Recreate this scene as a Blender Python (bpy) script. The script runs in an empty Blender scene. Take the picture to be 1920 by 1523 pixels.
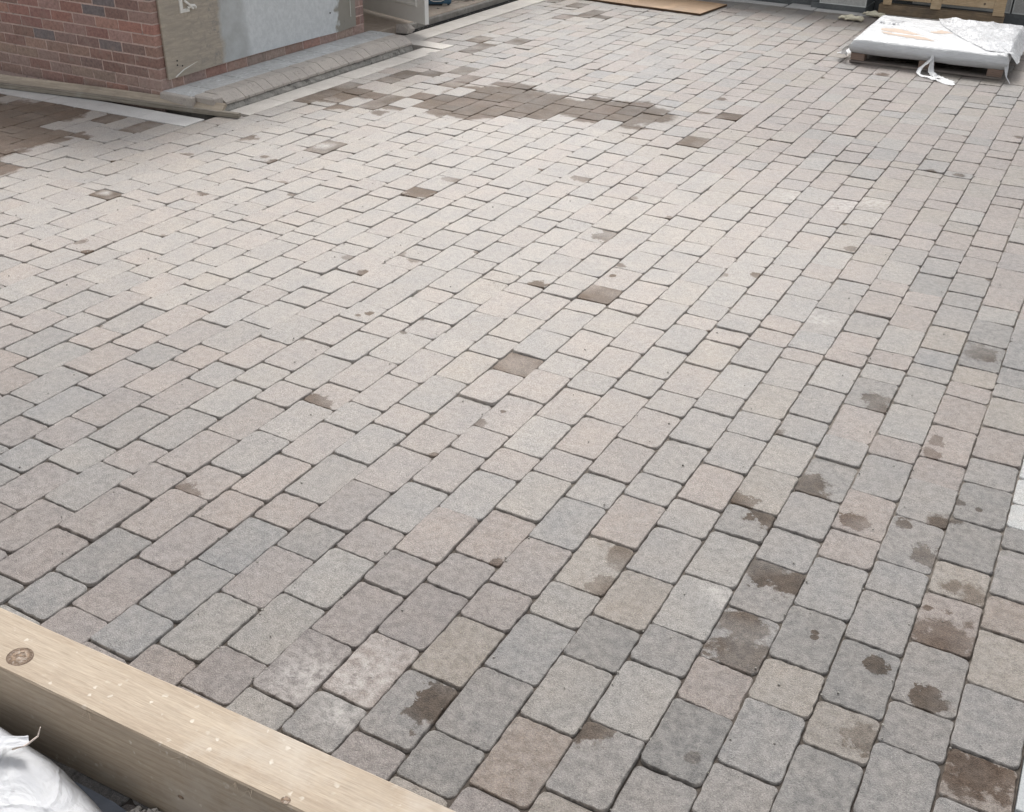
import bpy, bmesh, math, random
from mathutils import Vector, Matrix, noise
random.seed(7)
R = math.radians
scene = bpy.context.scene
COL = scene.collection

# ------------------------------------------------------------------ camera
CAM_F, CAM_P, CAM_R, CAM_Y, CAM_H, CAM_X = 1996.8, 0.53403, 0.019337, 0.497473, 2.04608, 0.08221
cam_d = bpy.data.cameras.new("camera")
cam = bpy.data.objects.new("camera", cam_d)
COL.objects.link(cam)
def cam_dir(x, u):
    "direction in the world of the picture direction (x right, u up, 1 forward)"
    c, s = math.cos(CAM_R), math.sin(CAM_R); x, u = c*x - s*u, s*x + c*u
    c, s = math.cos(CAM_P), math.sin(CAM_P); f, z = c + s*u, -s + c*u
    c, s = math.cos(CAM_Y), math.sin(CAM_Y)
    return Vector((c*x - s*f, s*x + c*f, z))
fwd = cam_dir(0, 0); rgt = cam_dir(1, 0) - fwd; upv = cam_dir(0, 1) - fwd
cam.matrix_world = Matrix.Translation((CAM_X, 0, CAM_H)) @ Matrix((rgt, upv, -fwd)).transposed().to_4x4()
cam_d.sensor_width = 36; cam_d.lens = CAM_F/1920*36
cam_d.clip_start = 0.05; cam_d.clip_end = 500
scene.camera = cam
def proj(X, Y, Z=0.0):
    d = Vector((X - CAM_X, Y, Z - CAM_H)); f = d.dot(fwd)
    if f < .05: return None
    return 960 + CAM_F*d.dot(rgt)/f, 761.5 - CAM_F*d.dot(upv)/f

# ------------------------------------------------------------------ daylight
SUN_EL, SUN_AZ = R(50), R(30)          # azimuth measured from +Y towards -X
world = bpy.data.worlds.new("World"); scene.world = world; world.use_nodes = True
wn = world.node_tree; wn.nodes.clear()
sky = wn.nodes.new("ShaderNodeTexSky"); sky.sky_type = 'NISHITA'; sky.sun_disc = False
sky.sun_elevation = SUN_EL; sky.sun_rotation = -SUN_AZ
sky.air_density = 1.0; sky.dust_density = 4.0; sky.ozone_density = 1.0
hs = wn.nodes.new("ShaderNodeHueSaturation"); hs.inputs['Saturation'].default_value = 0.16
wb = wn.nodes.new("ShaderNodeBackground"); wb.inputs['Strength'].default_value = 0.15
wo = wn.nodes.new("ShaderNodeOutputWorld")
wn.links.new(sky.outputs[0], hs.inputs['Color']); wn.links.new(hs.outputs[0], wb.inputs[0]); wn.links.new(wb.outputs[0], wo.inputs[0])
sl = bpy.data.lights.new("sun", 'SUN'); sun = bpy.data.objects.new("sun", sl); COL.objects.link(sun)
sl.energy = 1.5; sl.angle = R(20); sl.color = (1.0, 0.96, 0.91)
sdir = Vector((-math.sin(SUN_AZ)*math.cos(SUN_EL), math.cos(SUN_AZ)*math.cos(SUN_EL), math.sin(SUN_EL)))
sun.rotation_euler = sdir.to_track_quat('Z', 'Y').to_euler()
sun.location = (0, 0, 12)
vs = scene.view_settings
vs.view_transform = 'Standard'; vs.look = 'None'; vs.gamma = 1; vs.use_curve_mapping = False
vs.exposure = 0.56
scene.cycles.max_bounces = 6

# measured data: head joints of each course (metres), damp patches, pale scuffs and stone colours
JOINTS = {-33:[3.837,4.013],-32:[3.676,3.937,4.11,4.343,4.763],-31:[3.604,3.854,3.976,4.149,4.395,4.637],-30:[3.418,3.673,3.928,4.017,4.21,4.475,4.673,4.891,5.13,5.388,5.539,6.027],-29:[3.353,3.608,3.852,3.97,4.159,4.387,4.81,5.723,5.957],-28:[3.266,3.437,3.696,3.934,4.067,4.223,4.468,4.708,4.864,5.134,5.414,5.585],-27:[3.189,3.344,3.61,3.866,3.972,4.388,4.636,5.072,5.44,5.742],-26:[3.027,3.258,3.44,3.696,3.944,4.067,4.213,4.476,4.721,4.893,5.13,5.39,5.566,5.804],-25:[2.697,2.947,3.196,3.369,3.611,3.861,3.988,4.162,4.827,5.069,5.498,5.734],-24:[2.619,2.786,3.034,3.285,3.443,3.702,3.956,4.066,4.476,4.741,4.906,5.153,5.412,5.578,5.818],-23:[2.547,2.725,2.964,3.21,3.377,3.632,3.874,3.999,4.167,4.416,4.664,4.83,5.091,5.338,5.485],-22:[2.379,2.626,2.79,3.052,3.291,3.464,3.698,3.947,4.086,4.254,4.502,4.738,4.902,5.176,5.412],-21:[2.301,2.563,2.724,2.976,3.237,3.388,3.636,3.888,4.019,4.18,4.429,4.68,4.843,5.08,5.338],-20:[2.147,2.401,2.647,2.818,3.075,3.324,3.493,3.731,3.985,4.271,4.509,4.769,4.925,5.177],-19:[1.899,2.066,2.323,2.571,2.743,2.998,3.251,3.416,3.653,3.91,4.037,4.205,4.449,4.691,4.854,5.109],-18:[1.982,2.148,2.406,2.66,2.823,3.077,3.326,3.493,3.744,3.99,4.288,4.542,4.775,4.93,5.183,5.598],-17:[1.664,1.91,2.081,2.332,2.582,2.747,3.006,3.243,3.415,3.657,3.914,4.038,4.198,4.448,4.687,5.353,5.519],-16:[1.502,1.75,1.996,2.165,2.415,2.663,2.832,3.088,3.331,3.494,3.743,3.99,4.288,4.534,4.946,5.194,5.599,5.845,6.122,6.506],-15:[1.426,1.668,1.919,2.084,2.338,2.592,2.758,3.014,3.261,3.425,3.667,4.049,4.202,4.689,4.863,5.515,6.012,6.406,6.682],-14:[1.344,1.514,1.762,2.006,2.174,2.428,2.677,2.84,3.096,3.352,3.506,3.751,4.013,4.122,4.314,4.783,4.939,5.189,5.61,5.861,6.254,6.522,6.744,6.879],-13:[1.434,1.682,1.922,2.093,2.345,2.594,2.762,3.012,3.263,3.43,3.679,3.929,4.056,4.209,4.459,4.701,4.882,5.119,5.386,5.513,5.767,6.438,6.801],-12:[1.354,1.526,1.769,2.015,2.175,2.439,2.677,2.84,3.102,3.344,3.514,3.756,4.014,4.129,4.301,4.556,4.791,4.962,5.211,5.445,5.849,6.26,7.786],-11:[1.441,1.689,1.934,2.095,2.342,2.598,2.766,3.008,3.265,3.43,3.674,4.043,4.217,4.459,4.705,4.869,5.532,5.779,6.028,6.449,8.382],-10:[1.361,1.528,1.776,2.021,2.186,2.439,2.682,2.85,3.115,3.347,3.519,3.761,4.014,4.138,4.547,4.801,4.963,5.197,5.618,6.51,7.539,7.802],-9:[1.446,1.691,1.936,2.106,2.36,2.612,2.776,3.028,3.281,3.437,3.682,3.932,4.224,4.48,4.725,4.881,5.125,6.033,6.22,6.715,6.833,8.398],-8:[1.364,1.531,1.775,2.023,2.19,2.444,2.699,2.864,3.118,3.367,3.529,3.78,4.024,4.152,4.309,4.561,4.833,4.975,5.223,5.871,6.141,6.306,7.156],-7:[1.465,1.705,1.951,2.119,2.369,2.623,2.79,3.039,3.29,3.452,3.712,3.955,4.087,4.253,4.488,4.743,4.903,5.408,5.555,5.808,6.042,6.463,8.013],-6:[1.399,1.564,1.813,2.061,2.222,2.472,2.727,2.884,3.134,3.387,3.541,3.8,4.043,4.184,4.334,4.591,4.83,5.011,5.252,5.492,5.66,5.909,6.151,6.313,6.554,6.791,7.169,7.644],-5:[1.462,1.71,1.96,2.141,2.381,2.628,2.799,3.043,3.289,3.461,3.704,3.952,4.067,4.252,4.509,4.749,4.893,5.159,5.406,5.567,5.817,6.23,6.459,6.715,6.817,7.083,7.756],-4:[1.539,1.783,2.034,2.194,2.446,2.7,2.866,3.122,3.357,3.528,3.784,4.028,4.15,4.338,4.56,4.827,4.985,5.247,5.48,5.646,5.894,6.143,6.293,6.8,6.91,7.153,7.577,8.248],-3:[1.718,1.964,2.139,2.375,2.624,2.808,3.043,3.288,3.46,3.711,3.956,4.095,4.239,4.501,4.747,4.919,5.177,5.409,5.583,5.816,6.235,6.464,6.733,7.105,7.508],-2:[1.82,2.057,2.234,2.476,2.734,2.9,3.145,3.402,3.554,3.814,4.064,4.188,4.345,4.599,4.85,5.022,5.268,5.51,5.924,6.165,6.808],-1:[1.98,2.15,2.408,2.647,2.812,3.071,3.317,3.479,3.73,3.983,4.113,4.268,4.514,4.762,4.934,5.178,5.433,5.833],0:[2.08,2.243,2.492,2.734,2.901,3.152,3.396,3.565,3.807,4.065,4.183,4.346,4.602,4.861],1:[1.986,2.154,2.401,2.644,2.817,3.063,3.19,3.342]}
WET = [(-0.99,1.623,0.08),(-0.83,2.422,0.07),(-0.823,2.266,0.055),(-0.44,2.597,0.085),(-0.358,2.564,0.075),(-0.421,2.314,0.07),(-0.398,2.2,0.08),(-0.031,2.904,0.05),(0.085,2.518,0.11),(0.231,2.088,0.085),(0.089,2.279,0.05),(-0.056,2.342,0.035),(-0.02,2.061,0.05),(0.131,2.782,0.045),(-0.237,2.386,0.009),(-0.233,2.363,0.01),(-0.082,4.414,0.075),(-0.383,3.808,0.05),(-0.354,3.731,0.06),(-0.452,3.085,0.075),(-0.263,2.96,0.05),(-0.124,3.613,0.035),(-0.123,3.512,0.035),(-0.13,3.035,0.03),(-0.017,3.046,0.03),(0.009,3.255,0.02),(-1.303,4.635,0.03),(-1.155,4.717,0.035),(-2.5,3.412,0.022),(-2.53,3.375,0.014),(-1.616,2.863,0.035),(-1.582,2.99,0.011),(-1.492,3.084,0.018),(-2.002,4.066,0.05),(-1.75,4.364,0.02),(-2.271,3.349,0.025),(-2.255,2.687,0.05),(-2.194,2.686,0.05),(-2.25,2.014,0.045),(-2.203,2.014,0.03),(-3.13,5.152,0.07),(-3.185,4.866,0.11),(-3.948,4.587,0.03),(-3.779,4.466,0.035),(-4.476,6.162,0.04),(-4.326,6.093,0.06),(-2.77,4.058,0.035),(-2.662,4.037,0.04),(-2.947,3.879,0.035),(-2.778,3.769,0.035),(-4.782,4.683,0.04),(-4.192,4.2,0.035),(-4.223,3.352,0.03),(-4.088,3.271,0.03),(-4.714,5.152,0.07),(-4.347,4.893,0.03),(-4.243,4.834,0.05),(-2.497,5.569,0.06),(-1.977,4.811,0.075),(-2.107,5.407,0.035),(-1.778,4.49,0.025),(-2.424,7.776,0.05),(-2.406,7.352,0.06),(-0.849,5.305,0.035),(-0.731,6.822,0.035),(-0.564,6.855,0.035),(-1.548,9.231,0.05),(-0.338,7.918,0.05),(-5.297,10.682,0.1),(0.066,2.788,0.03),(-0.26,2.996,0.01),(-0.25,3.103,0.01),(-0.227,3.117,0.008),(-0.374,1.799,0.02),(0.075,3.239,0.012),(0.126,3.178,0.012),(0.049,3.35,0.01),(-0.165,3.279,0.0),(-0.058,3.582,0.011),(-0.027,3.65,0.01),(0.02,2.653,0.015)]
FULL = [(-1.714,3.346),(-1.711,4.131),(-2.22,6.629),(-2.203,7.285),(-4.173,5.261),(-4.668,3.926),(-5.509,4.863),(-5.839,4.907),(-4.553,7.486),(-5.12,7.357),(-5.067,7.551),(-4.854,6.973),(-4.779,7.084),(-4.589,7.333),(-5.083,7.777),(-4.32,7.219),(-4.302,7.032),(-4.939,8.56),(-4.756,8.341),(-4.687,10.074),(-4.771,9.885),(-4.507,10.065),(-4.819,8.173),(-4.719,10.39),(-5.012,10.617),(-4.645,8.623),(-4.913,6.175),(-4.874,6.38),(-4.898,6.646),(-4.544,6.323),(-4.441,6.478),(-4.155,6.574),(-4.212,6.45)]
PALE = [(-4.179,5.27,0.05),(-4.668,3.926,0.03),(-1.342,1.526,0.09),(-1.235,1.628,0.1),(-1.207,1.498,0.06),(-0.994,5.961,0.16),(-1.098,5.897,0.12),(-0.905,6.089,0.1),(-1.317,5.917,0.1),(-0.525,2.417,0.05),(-0.756,4.393,0.05)]
TINT = [(-1.714,3.346,'r'),(-1.711,4.131,'r'),(-2.203,7.285,'r'),(-2.22,6.629,'t'),(-0.732,1.577,'r'),(-0.41,1.856,'d'),(-0.073,2.287,'d'),(0.219,2.519,'t'),(0.245,2.076,'r'),(0.086,2.792,'t'),(-0.048,2.082,'t'),(-0.078,3.393,'p'),(-0.244,3.472,'p'),(-0.394,3.854,'d'),(-0.413,3.17,'d'),(-0.068,4.422,'d'),(-0.082,4.632,'d'),(-0.095,4.835,'l'),(-0.412,5.138,'d'),(-0.425,5.035,'g'),(-0.899,4.269,'p'),(-0.902,4.123,'p'),(-0.58,4.275,'p'),(-0.57,4.106,'p'),(-0.4,4.185,'p'),(-1.423,1.609,'m'),(-2.112,1.579,'m'),(-2.023,1.385,'m'),(-2.365,1.53,'m'),(-1.539,1.486,'m'),(-2.056,1.5,'m'),(-2.082,1.77,'m'),(-1.219,1.464,'g'),(-0.892,1.485,'d'),(-0.888,1.69,'g'),(-1.034,1.571,'g'),(-1.051,1.832,'t'),(-1.222,1.893,'m'),(-1.334,1.815,'m'),(0.174,3.497,'w'),(0.186,3.325,'w'),(0.192,3.21,'w'),(0.168,3.569,'w'),(-0.405,2.254,'g'),(-0.396,2.519,'g'),(0.172,2.715,'r'),(0.211,2.254,'g'),(0.118,2.121,'g'),(-0.112,1.989,'b'),(-0.311,2.014,'b'),(-0.568,1.996,'l'),(-0.755,1.865,'l'),(-0.558,2.371,'l'),(-0.607,2.6,'l'),(-0.531,2.256,'l'),(-0.721,2.971,'p'),(-0.323,1.946,'b'),(-1.276,2.241,'p'),(-0.565,3.255,'l'),(-0.897,3.589,'l'),(-1.261,4.348,'l'),(-1.893,1.44,'b'),(-2.183,1.426,'b'),(-1.911,1.751,'b'),(-1.821,1.862,'b'),(-0.042,2.993,'g'),(-0.269,1.768,'g'),(-0.418,1.701,'g'),(-0.653,1.495,'m'),(-0.753,1.42,'m'),(0.062,3.15,'d'),(0.055,3.427,'g')]
PUDDLE_A = [(-5.042,6.091),(-5.067,6.537),(-4.819,6.64),(-4.52,6.701),(-4.369,6.761),(-4.219,6.747),(-4.301,6.376),(-4.527,6.299),(-4.721,6.175)]
PUDDLE_B = [(-4.381,6.324),(-4.26,6.594),(-4.328,6.92),(-4.311,7.125),(-4.131,7.144),(-3.999,7.327),(-3.661,7.218),(-3.286,7.275),(-2.901,7.379),(-2.611,7.305),(-2.53,6.982),(-2.611,6.701),(-2.886,6.693),(-3.238,6.658),(-3.548,6.524),(-3.706,6.28),(-4.087,6.327)]
PUDDLE_C = [(-7.53,5.133),(-7.006,5.095),(-6.473,5.119),(-6.113,5.18),(-5.889,5.094),(-5.824,4.917),(-5.892,4.664),(-5.571,4.555),(-5.609,4.357),(-5.574,4.186),(-5.417,3.979),(-5.401,3.817),(-5.525,3.629)]
W = 0.163                               # one course of paving, joint included

# ------------------------------------------------------------------ helpers
def link(o, parent=None):
    COL.objects.link(o)
    if parent is not None: o.parent = parent
    return o
def mesh_obj(name, verts, faces, mat, parent=None, smooth=False, loc=None):
    me = bpy.data.meshes.new(name); me.from_pydata([tuple(v) for v in verts], [], faces); me.update()
    if mat: me.materials.append(mat)
    if smooth: me.polygons.foreach_set('use_smooth', [len(f) < 8 for f in faces])
    o = bpy.data.objects.new(name, me)
    if loc: o.location = loc
    return link(o, parent)
def bm_obj(name, bm, mat, parent=None, smooth=False):
    me = bpy.data.meshes.new(name); bm.to_mesh(me); bm.free()
    if mat: me.materials.append(mat)
    if smooth: me.polygons.foreach_set('use_smooth', [True]*len(me.polygons))
    return link(bpy.data.objects.new(name, me), parent)
def tag(o, label, cat, group=None):
    o['label'] = label; o['category'] = cat
    if group: o['group'] = group
    return o
def thing(name, label, cat, loc=(0, 0, 0), rz=0.0, group=None):
    o = bpy.data.objects.new(name, None); COL.objects.link(o)
    o.location = loc; o.rotation_euler = (0, 0, rz); o.empty_display_size = .1
    return tag(o, label, cat, group)
def structure(o): o['kind'] = 'structure'; return o
def stuff(o): o['kind'] = 'stuff'; return o

def add_box(bm, x0, x1, y0, y1, z0, z1, bevel=0.0, jit=0.0, seg=1, mat=None):
    vs_ = []
    for z in (z0, z1):
        for x, y in ((x0, y0), (x1, y0), (x1, y1), (x0, y1)):
            v = Vector((x, y, z))
            if jit: v += Vector((random.uniform(-jit, jit), random.uniform(-jit, jit), random.uniform(-jit, jit)))
            if mat is not None: v = mat @ v
            vs_.append(bm.verts.new(v))
    fs = [(0, 3, 2, 1), (4, 5, 6, 7), (0, 1, 5, 4), (1, 2, 6, 5), (2, 3, 7, 6), (3, 0, 4, 7)]
    nf = [bm.faces.new([vs_[i] for i in f]) for f in fs]
    if bevel:
        es = set(e for f in nf for e in f.edges)
        bmesh.ops.bevel(bm, geom=list(es), offset=bevel, segments=seg, profile=.5, affect='EDGES')
def box(name, x0, x1, y0, y1, z0, z1, mat, parent=None, bevel=0.0, jit=0.0, seg=1):
    bm = bmesh.new(); add_box(bm, x0, x1, y0, y1, z0, z1, bevel, jit, seg); return bm_obj(name, bm, mat, parent)
def add_tube(bm, pts, rad, n=8, flat=1.0, caps=True):
    rings = []
    m = len(pts)
    for i, p_ in enumerate(pts):
        p_ = Vector(p_); a = Vector(pts[max(i-1, 0)]); b = Vector(pts[min(i+1, m-1)])
        t = (b - a).normalized(); u = t.cross(Vector((0, 0, 1)))
        if u.length < 1e-4: u = Vector((1, 0, 0))
        u.normalize(); w = u.cross(t)
        r = rad[i] if isinstance(rad, (list, tuple)) else rad
        rings.append([bm.verts.new(p_ + u*math.cos(2*math.pi*k/n)*r + w*math.sin(2*math.pi*k/n)*r*flat) for k in range(n)])
    for i in range(m-1):
        for k in range(n):
            bm.faces.new((rings[i][k], rings[i][(k+1) % n], rings[i+1][(k+1) % n], rings[i+1][k]))
    if caps:
        bm.faces.new(list(reversed(rings[0]))); bm.faces.new(rings[-1])
def fbm(x, y, z=0.0, s=1.0, o=4):
    v, a, t = 0, 1, 0
    for _ in range(o):
        v += a*noise.noise(Vector((x*s, y*s, z*s+7.3*_))); t += a; a *= .5; s *= 2.03
    return v/t

# ------------------------------------------------------------------ node materials
class NT:
    def __init__(s, name):
        s.m = bpy.data.materials.new(name); s.m.use_nodes = True
        s.t = s.m.node_tree; s.t.nodes.clear()
        s.o = s.t.nodes.new('ShaderNodeOutputMaterial'); s.b = s.t.nodes.new('ShaderNodeBsdfPrincipled')
        s.t.links.new(s.b.outputs[0], s.o.inputs[0])
    def n(s, typ, **kw):
        d = s.t.nodes.new('ShaderNode'+typ)
        for k, v in kw.items(): setattr(d, k, v)
        return d
    def put(s, sock, v):
        if hasattr(v, 'is_output'): s.t.links.new(v, sock)
        elif v is not None:
            if sock.type == 'RGBA' and len(v) == 3: v = (*v, 1)
            sock.default_value = v
    def math(s, op, a, b=None, c=None, clamp=False):
        d = s.n('Math', operation=op); d.use_clamp = clamp
        for i, v in enumerate((a, b, c)): 
            if v is not None: s.put(d.inputs[i], v)
        return d.outputs[0]
    def vmath(s, op, a, b=None):
        d = s.n('VectorMath', operation=op); s.put(d.inputs[0], a)
        if b is not None:
            if op == 'SCALE': s.put(d.inputs['Scale'], b)
            else: s.put(d.inputs[1], b)
        return d.outputs['Value'] if op in ('LENGTH', 'DISTANCE', 'DOT_PRODUCT') else d.outputs[0]
    def mix(s, f, a, b, mode='MIX'):
        d = s.n('Mix', data_type='RGBA', blend_type=mode)
        s.put(d.inputs[0], f); s.put(d.inputs[6], a); s.put(d.inputs[7], b); return d.outputs[2]
    def noise(s, vec, scale, detail=4, rough=.55, dist=0.0, out=0):
        d = s.n('TexNoise'); s.put(d.inputs['Vector'], vec)
        d.inputs['Scale'].default_value = scale; d.inputs['Detail'].default_value = detail
        d.inputs['Roughness'].default_value = rough; d.inputs['Distortion'].default_value = dist
        return d.outputs[out]
    def vor(s, vec, scale, feature='F1', out='Distance', rnd=1.0):
        d = s.n('TexVoronoi', feature=feature); s.put(d.inputs['Vector'], vec); d.inputs['Scale'].default_value = scale
        d.inputs['Randomness'].default_value = rnd
        return d.outputs[out]
    def ramp(s, f, stops, interp='LINEAR'):
        d = s.n('ValToRGB'); s.put(d.inputs[0], f); e = d.color_ramp.elements; d.color_ramp.interpolation = interp
        while len(e) > 1: e.remove(e[-1])
        for i, (p_, c) in enumerate(stops):
            if not isinstance(c, tuple): c = (c, c, c)
            x = e[0] if i == 0 else e.new(p_)
            x.position = p_; x.color = (*c[:3], 1)
        return d.outputs[0]
    def map(s, v, a, b, c=0.0, d_=1.0):
        d = s.n('MapRange'); s.put(d.inputs[0], v)
        for i, q in enumerate((a, b, c, d_)): s.put(d.inputs[i+1], q)
        return d.outputs[0]
    def pos(s): return s.n('NewGeometry').outputs['Position']
    def obj(s): return s.n('TexCoord').outputs['Object']
    def attr(s, name, out='Vector'): return s.n('Attribute', attribute_name=name).outputs[out]
    def scale3(s, vec, x, y, z):
        return s.vmath('MULTIPLY', vec, (x, y, z))
    def bump(s, h, dist=.002, strength=1.0, normal=None):
        d = s.n('Bump'); s.put(d.inputs['Height'], h); d.inputs['Distance'].default_value = dist
        d.inputs['Strength'].default_value = strength
        if normal is not None: s.put(d.inputs['Normal'], normal)
        s.t.links.new(d.outputs[0], s.b.inputs['Normal']); return d.outputs[0]
    def set(s, **kw):
        names = {'col': 'Base Color', 'rough': 'Roughness', 'spec': 'Specular IOR Level', 'metal': 'Metallic',
                 'trans': 'Transmission Weight', 'alpha': 'Alpha', 'coat': 'Coat Weight', 'sheen': 'Sheen Weight', 'sub': 'Subsurface Weight'}
        for k, v in kw.items(): s.put(s.b.inputs[names[k]], v)
        return s.m

def hsv_rand(c, dv=.08, dh=.02):
    k = 1 + random.uniform(-dv, dv); w = random.uniform(-dh, dh)
    return (max(0, c[0]*k*(1+w)), max(0, c[1]*k), max(0, c[2]*k*(1-w)))

def mat_paver():
    s = NT('tumbled_concrete_block'); P = s.pos()
    tint = s.attr('tint', 'Color'); A = s.attr('damp_a'); B = s.attr('damp_b'); C = s.attr('pale')
    big = s.noise(P, 7, 3); med = s.noise(P, 38, 4, .6); fine = s.noise(P, 260, 3, .65); grit = s.noise(P, 400, 2, .7)
    c = s.mix(s.map(big, .30, .70), s.mix(1.0, tint, (.93, .935, .945), 'MULTIPLY'), s.mix(1.0, tint, (1.08, 1.04, 1.0), 'MULTIPLY'))
    blot = s.noise(s.vmath('ADD', P, (7.7, 3.3, 1.1)), 17, 5, .7)
    c = s.mix(s.math('MULTIPLY', s.map(blot, .56, .68), .10), c, s.mix(1.0, c, (.70, .69, .70), 'MULTIPLY'))
    c = s.mix(s.math('MULTIPLY', s.map(blot, .44, .34), .12), c, (.37, .345, .315))
    cell = s.n('TexVoronoi', feature='F1'); s.put(cell.inputs['Vector'], P); cell.inputs['Scale'].default_value = 360
    cs = s.n('SeparateXYZ'); s.put(cs.inputs[0], cell.outputs['Color'])
    c = s.mix(1.0, c, s.ramp(cs.outputs[0], [(0.0, .66), (.10, .86), (.5, 1.0), (.90, 1.11), (1.0, 1.38)]), 'MULTIPLY')
    c = s.mix(1.0, c, s.ramp(med, [(.28, .93), (.5, 1.0), (.72, 1.05)]), 'MULTIPLY')
    c = s.mix(1.0, c, s.ramp(fine, [(.30, .62), (.5, 1.0), (.70, 1.30)]), 'MULTIPLY')
    c = s.mix(1.0, c, s.ramp(grit, [(.30, .62), (.5, 1.0), (.70, 1.34)]), 'MULTIPLY')
    # pits and pale aggregate specks
    v = s.vor(P, 115); pit = s.math('MULTIPLY', s.map(v, .16, .05), s.map(s.noise(P, 55, 2), .46, .58))
    c = s.mix(s.math('MULTIPLY', pit, .75), c, (.06, .055, .05))
    v2 = s.vor(s.vmath('ADD', P, (3.1, 1.7, .4)), 160); sp = s.math('MULTIPLY', s.map(v2, .2, .08), s.map(s.noise(P, 80, 2), .56, .66))
    c = s.mix(s.math('MULTIPLY', sp, .45), c, (.50, .48, .45))
    # efflorescence scuffs
    xy = s.scale3(P, 1, 1, 0)
    n1 = s.noise(P, 17, 6, .68)
    soft_n = s.map(s.noise(P, 5, 2), .40, .62, .03, .22)
    def blob(att, soft, amp):
        sep = s.n('SeparateXYZ'); s.put(sep.inputs[0], att); r = sep.outputs[2]
        cen = s.scale3(att, 1, 1, 0); d = s.vmath('DISTANCE', xy, cen)
        d = s.math('ADD', d, s.math('MULTIPLY', s.math('MULTIPLY', s.math('SUBTRACT', n1, .5), r), amp))
        e = s.math('MULTIPLY', r, soft if isinstance(soft, float) else soft)
        k = s.map(d, s.math('ADD', r, e), s.math('SUBTRACT', r, e))
        return s.math('MULTIPLY', s.math('MULTIPLY', k, s.math('GREATER_THAN', r, .001)), 1.0, clamp=True)
    pale = blob(C, .8, 2.4)
    wet = s.math('MAXIMUM', blob(A, soft_n, 3.0), blob(B, soft_n, 3.2), clamp=True)
    wet = s.math('MULTIPLY', wet, s.map(s.noise(P, 4, 2), .35, .6, .55, 1.0))
    pool = s.math('ADD', s.attr('pool', 'Fac'), s.math('MULTIPLY', s.math('SUBTRACT', s.noise(P, 9, 5, .62), .5), .26))
    wet = s.math('MAXIMUM', wet, s.math('MULTIPLY', s.map(pool, -.02, .025), s.map(s.noise(P, 6, 3), .3, .6, .86, 1.0)))
    wet = s.math('MULTIPLY', wet, s.math('SUBTRACT', 1.0, pale), clamp=True)
    palen = s.math('MULTIPLY', pale, s.map(s.math('ADD', med, s.math('MULTIPLY', fine, .35)), .52, .82, .0, .75))
    c = s.mix(s.math('MULTIPLY', palen, .7), c, (.50, .475, .45))
    # rubbed, lighter arrises
    ed = s.attr('rim', 'Fac')
    c = s.mix(s.math('MULTIPLY', ed, s.map(med, .4, .6, 0.0, .45)), c, (.50, .47, .44))
    wc = s.mix(1.0, c, s.mix(s.noise(P, 14, 3), (.37, .305, .255), (.54, .46, .395)), 'MULTIPLY')
    c = s.mix(wet, c, wc)
    h = s.math('ADD', s.math('MULTIPLY', med, .12), s.math('ADD', s.math('MULTIPLY', fine, .95), s.math('MULTIPLY', grit, .35)))
    h = s.math('SUBTRACT', h, s.math('MULTIPLY', pit, .8))
    s.bump(h, .0038, 1.0)
    rough = s.map(med, .3, .7, .47, .60)
    return s.set(col=c, rough=rough, spec=s.math('SUBTRACT', .65, s.math('MULTIPLY', wet, .5)))

def mat_mineral(name, c0, c1, scale=60, rough=.85, bump=.003, spots=0.0, spot_col=(.1, .1, .1), big=3, spec=.4):
    s = NT(name); P = s.pos()
    a = s.noise(P, scale, 5, .65); b = s.noise(P, big, 4, .6); f = s.noise(P, 420, 2, .6)
    c = s.mix(s.map(b, .35, .65), c0, c1)
    c = s.mix(1.0, c, s.ramp(a, [(.3, .82), (.5, 1.0), (.7, 1.14)]), 'MULTIPLY')
    c = s.mix(1.0, c, s.ramp(f, [(.3, .86), (.5, 1.0), (.7, 1.10)]), 'MULTIPLY')
    if spots:
        k = s.map(s.noise(P, 22, 5, .7), .60-spots*.1, .68-spots*.1)
        c = s.mix(s.math('MULTIPLY', k, .7), c, spot_col)
    s.bump(s.math('ADD', a, s.math('MULTIPLY', f, .4)), bump, .8)
    return s.set(col=c, rough=rough, spec=spec)

def mat_brick():
    s = NT('fired_brick'); P = s.pos(); t = s.attr('tint', 'Color')
    n = s.noise(P, 45, 5, .65); f = s.noise(P, 240, 3, .6)
    c = s.mix(1.0, t, s.ramp(n, [(.3, .72), (.5, 1.0), (.72, 1.22)]), 'MULTIPLY')
    c = s.mix(1.0, c, s.ramp(f, [(.3, .84), (.7, 1.12)]), 'MULTIPLY')
    smear = s.map(s.noise(s.vmath('ADD', P, (4, 2, 9)), 11, 5, .7), .54, .70)
    sep = s.n('SeparateXYZ'); s.put(sep.inputs[0], P)
    low = s.map(sep.outputs[2], .60, .20, .12, .75)
    c = s.mix(s.math('MULTIPLY', smear, low), c, (.36, .29, .25))
    s.bump(s.math('ADD', n, s.math('MULTIPLY', f, .5)), .003, .8)
    return s.set(col=c, rough=.85, spec=.3)

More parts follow.
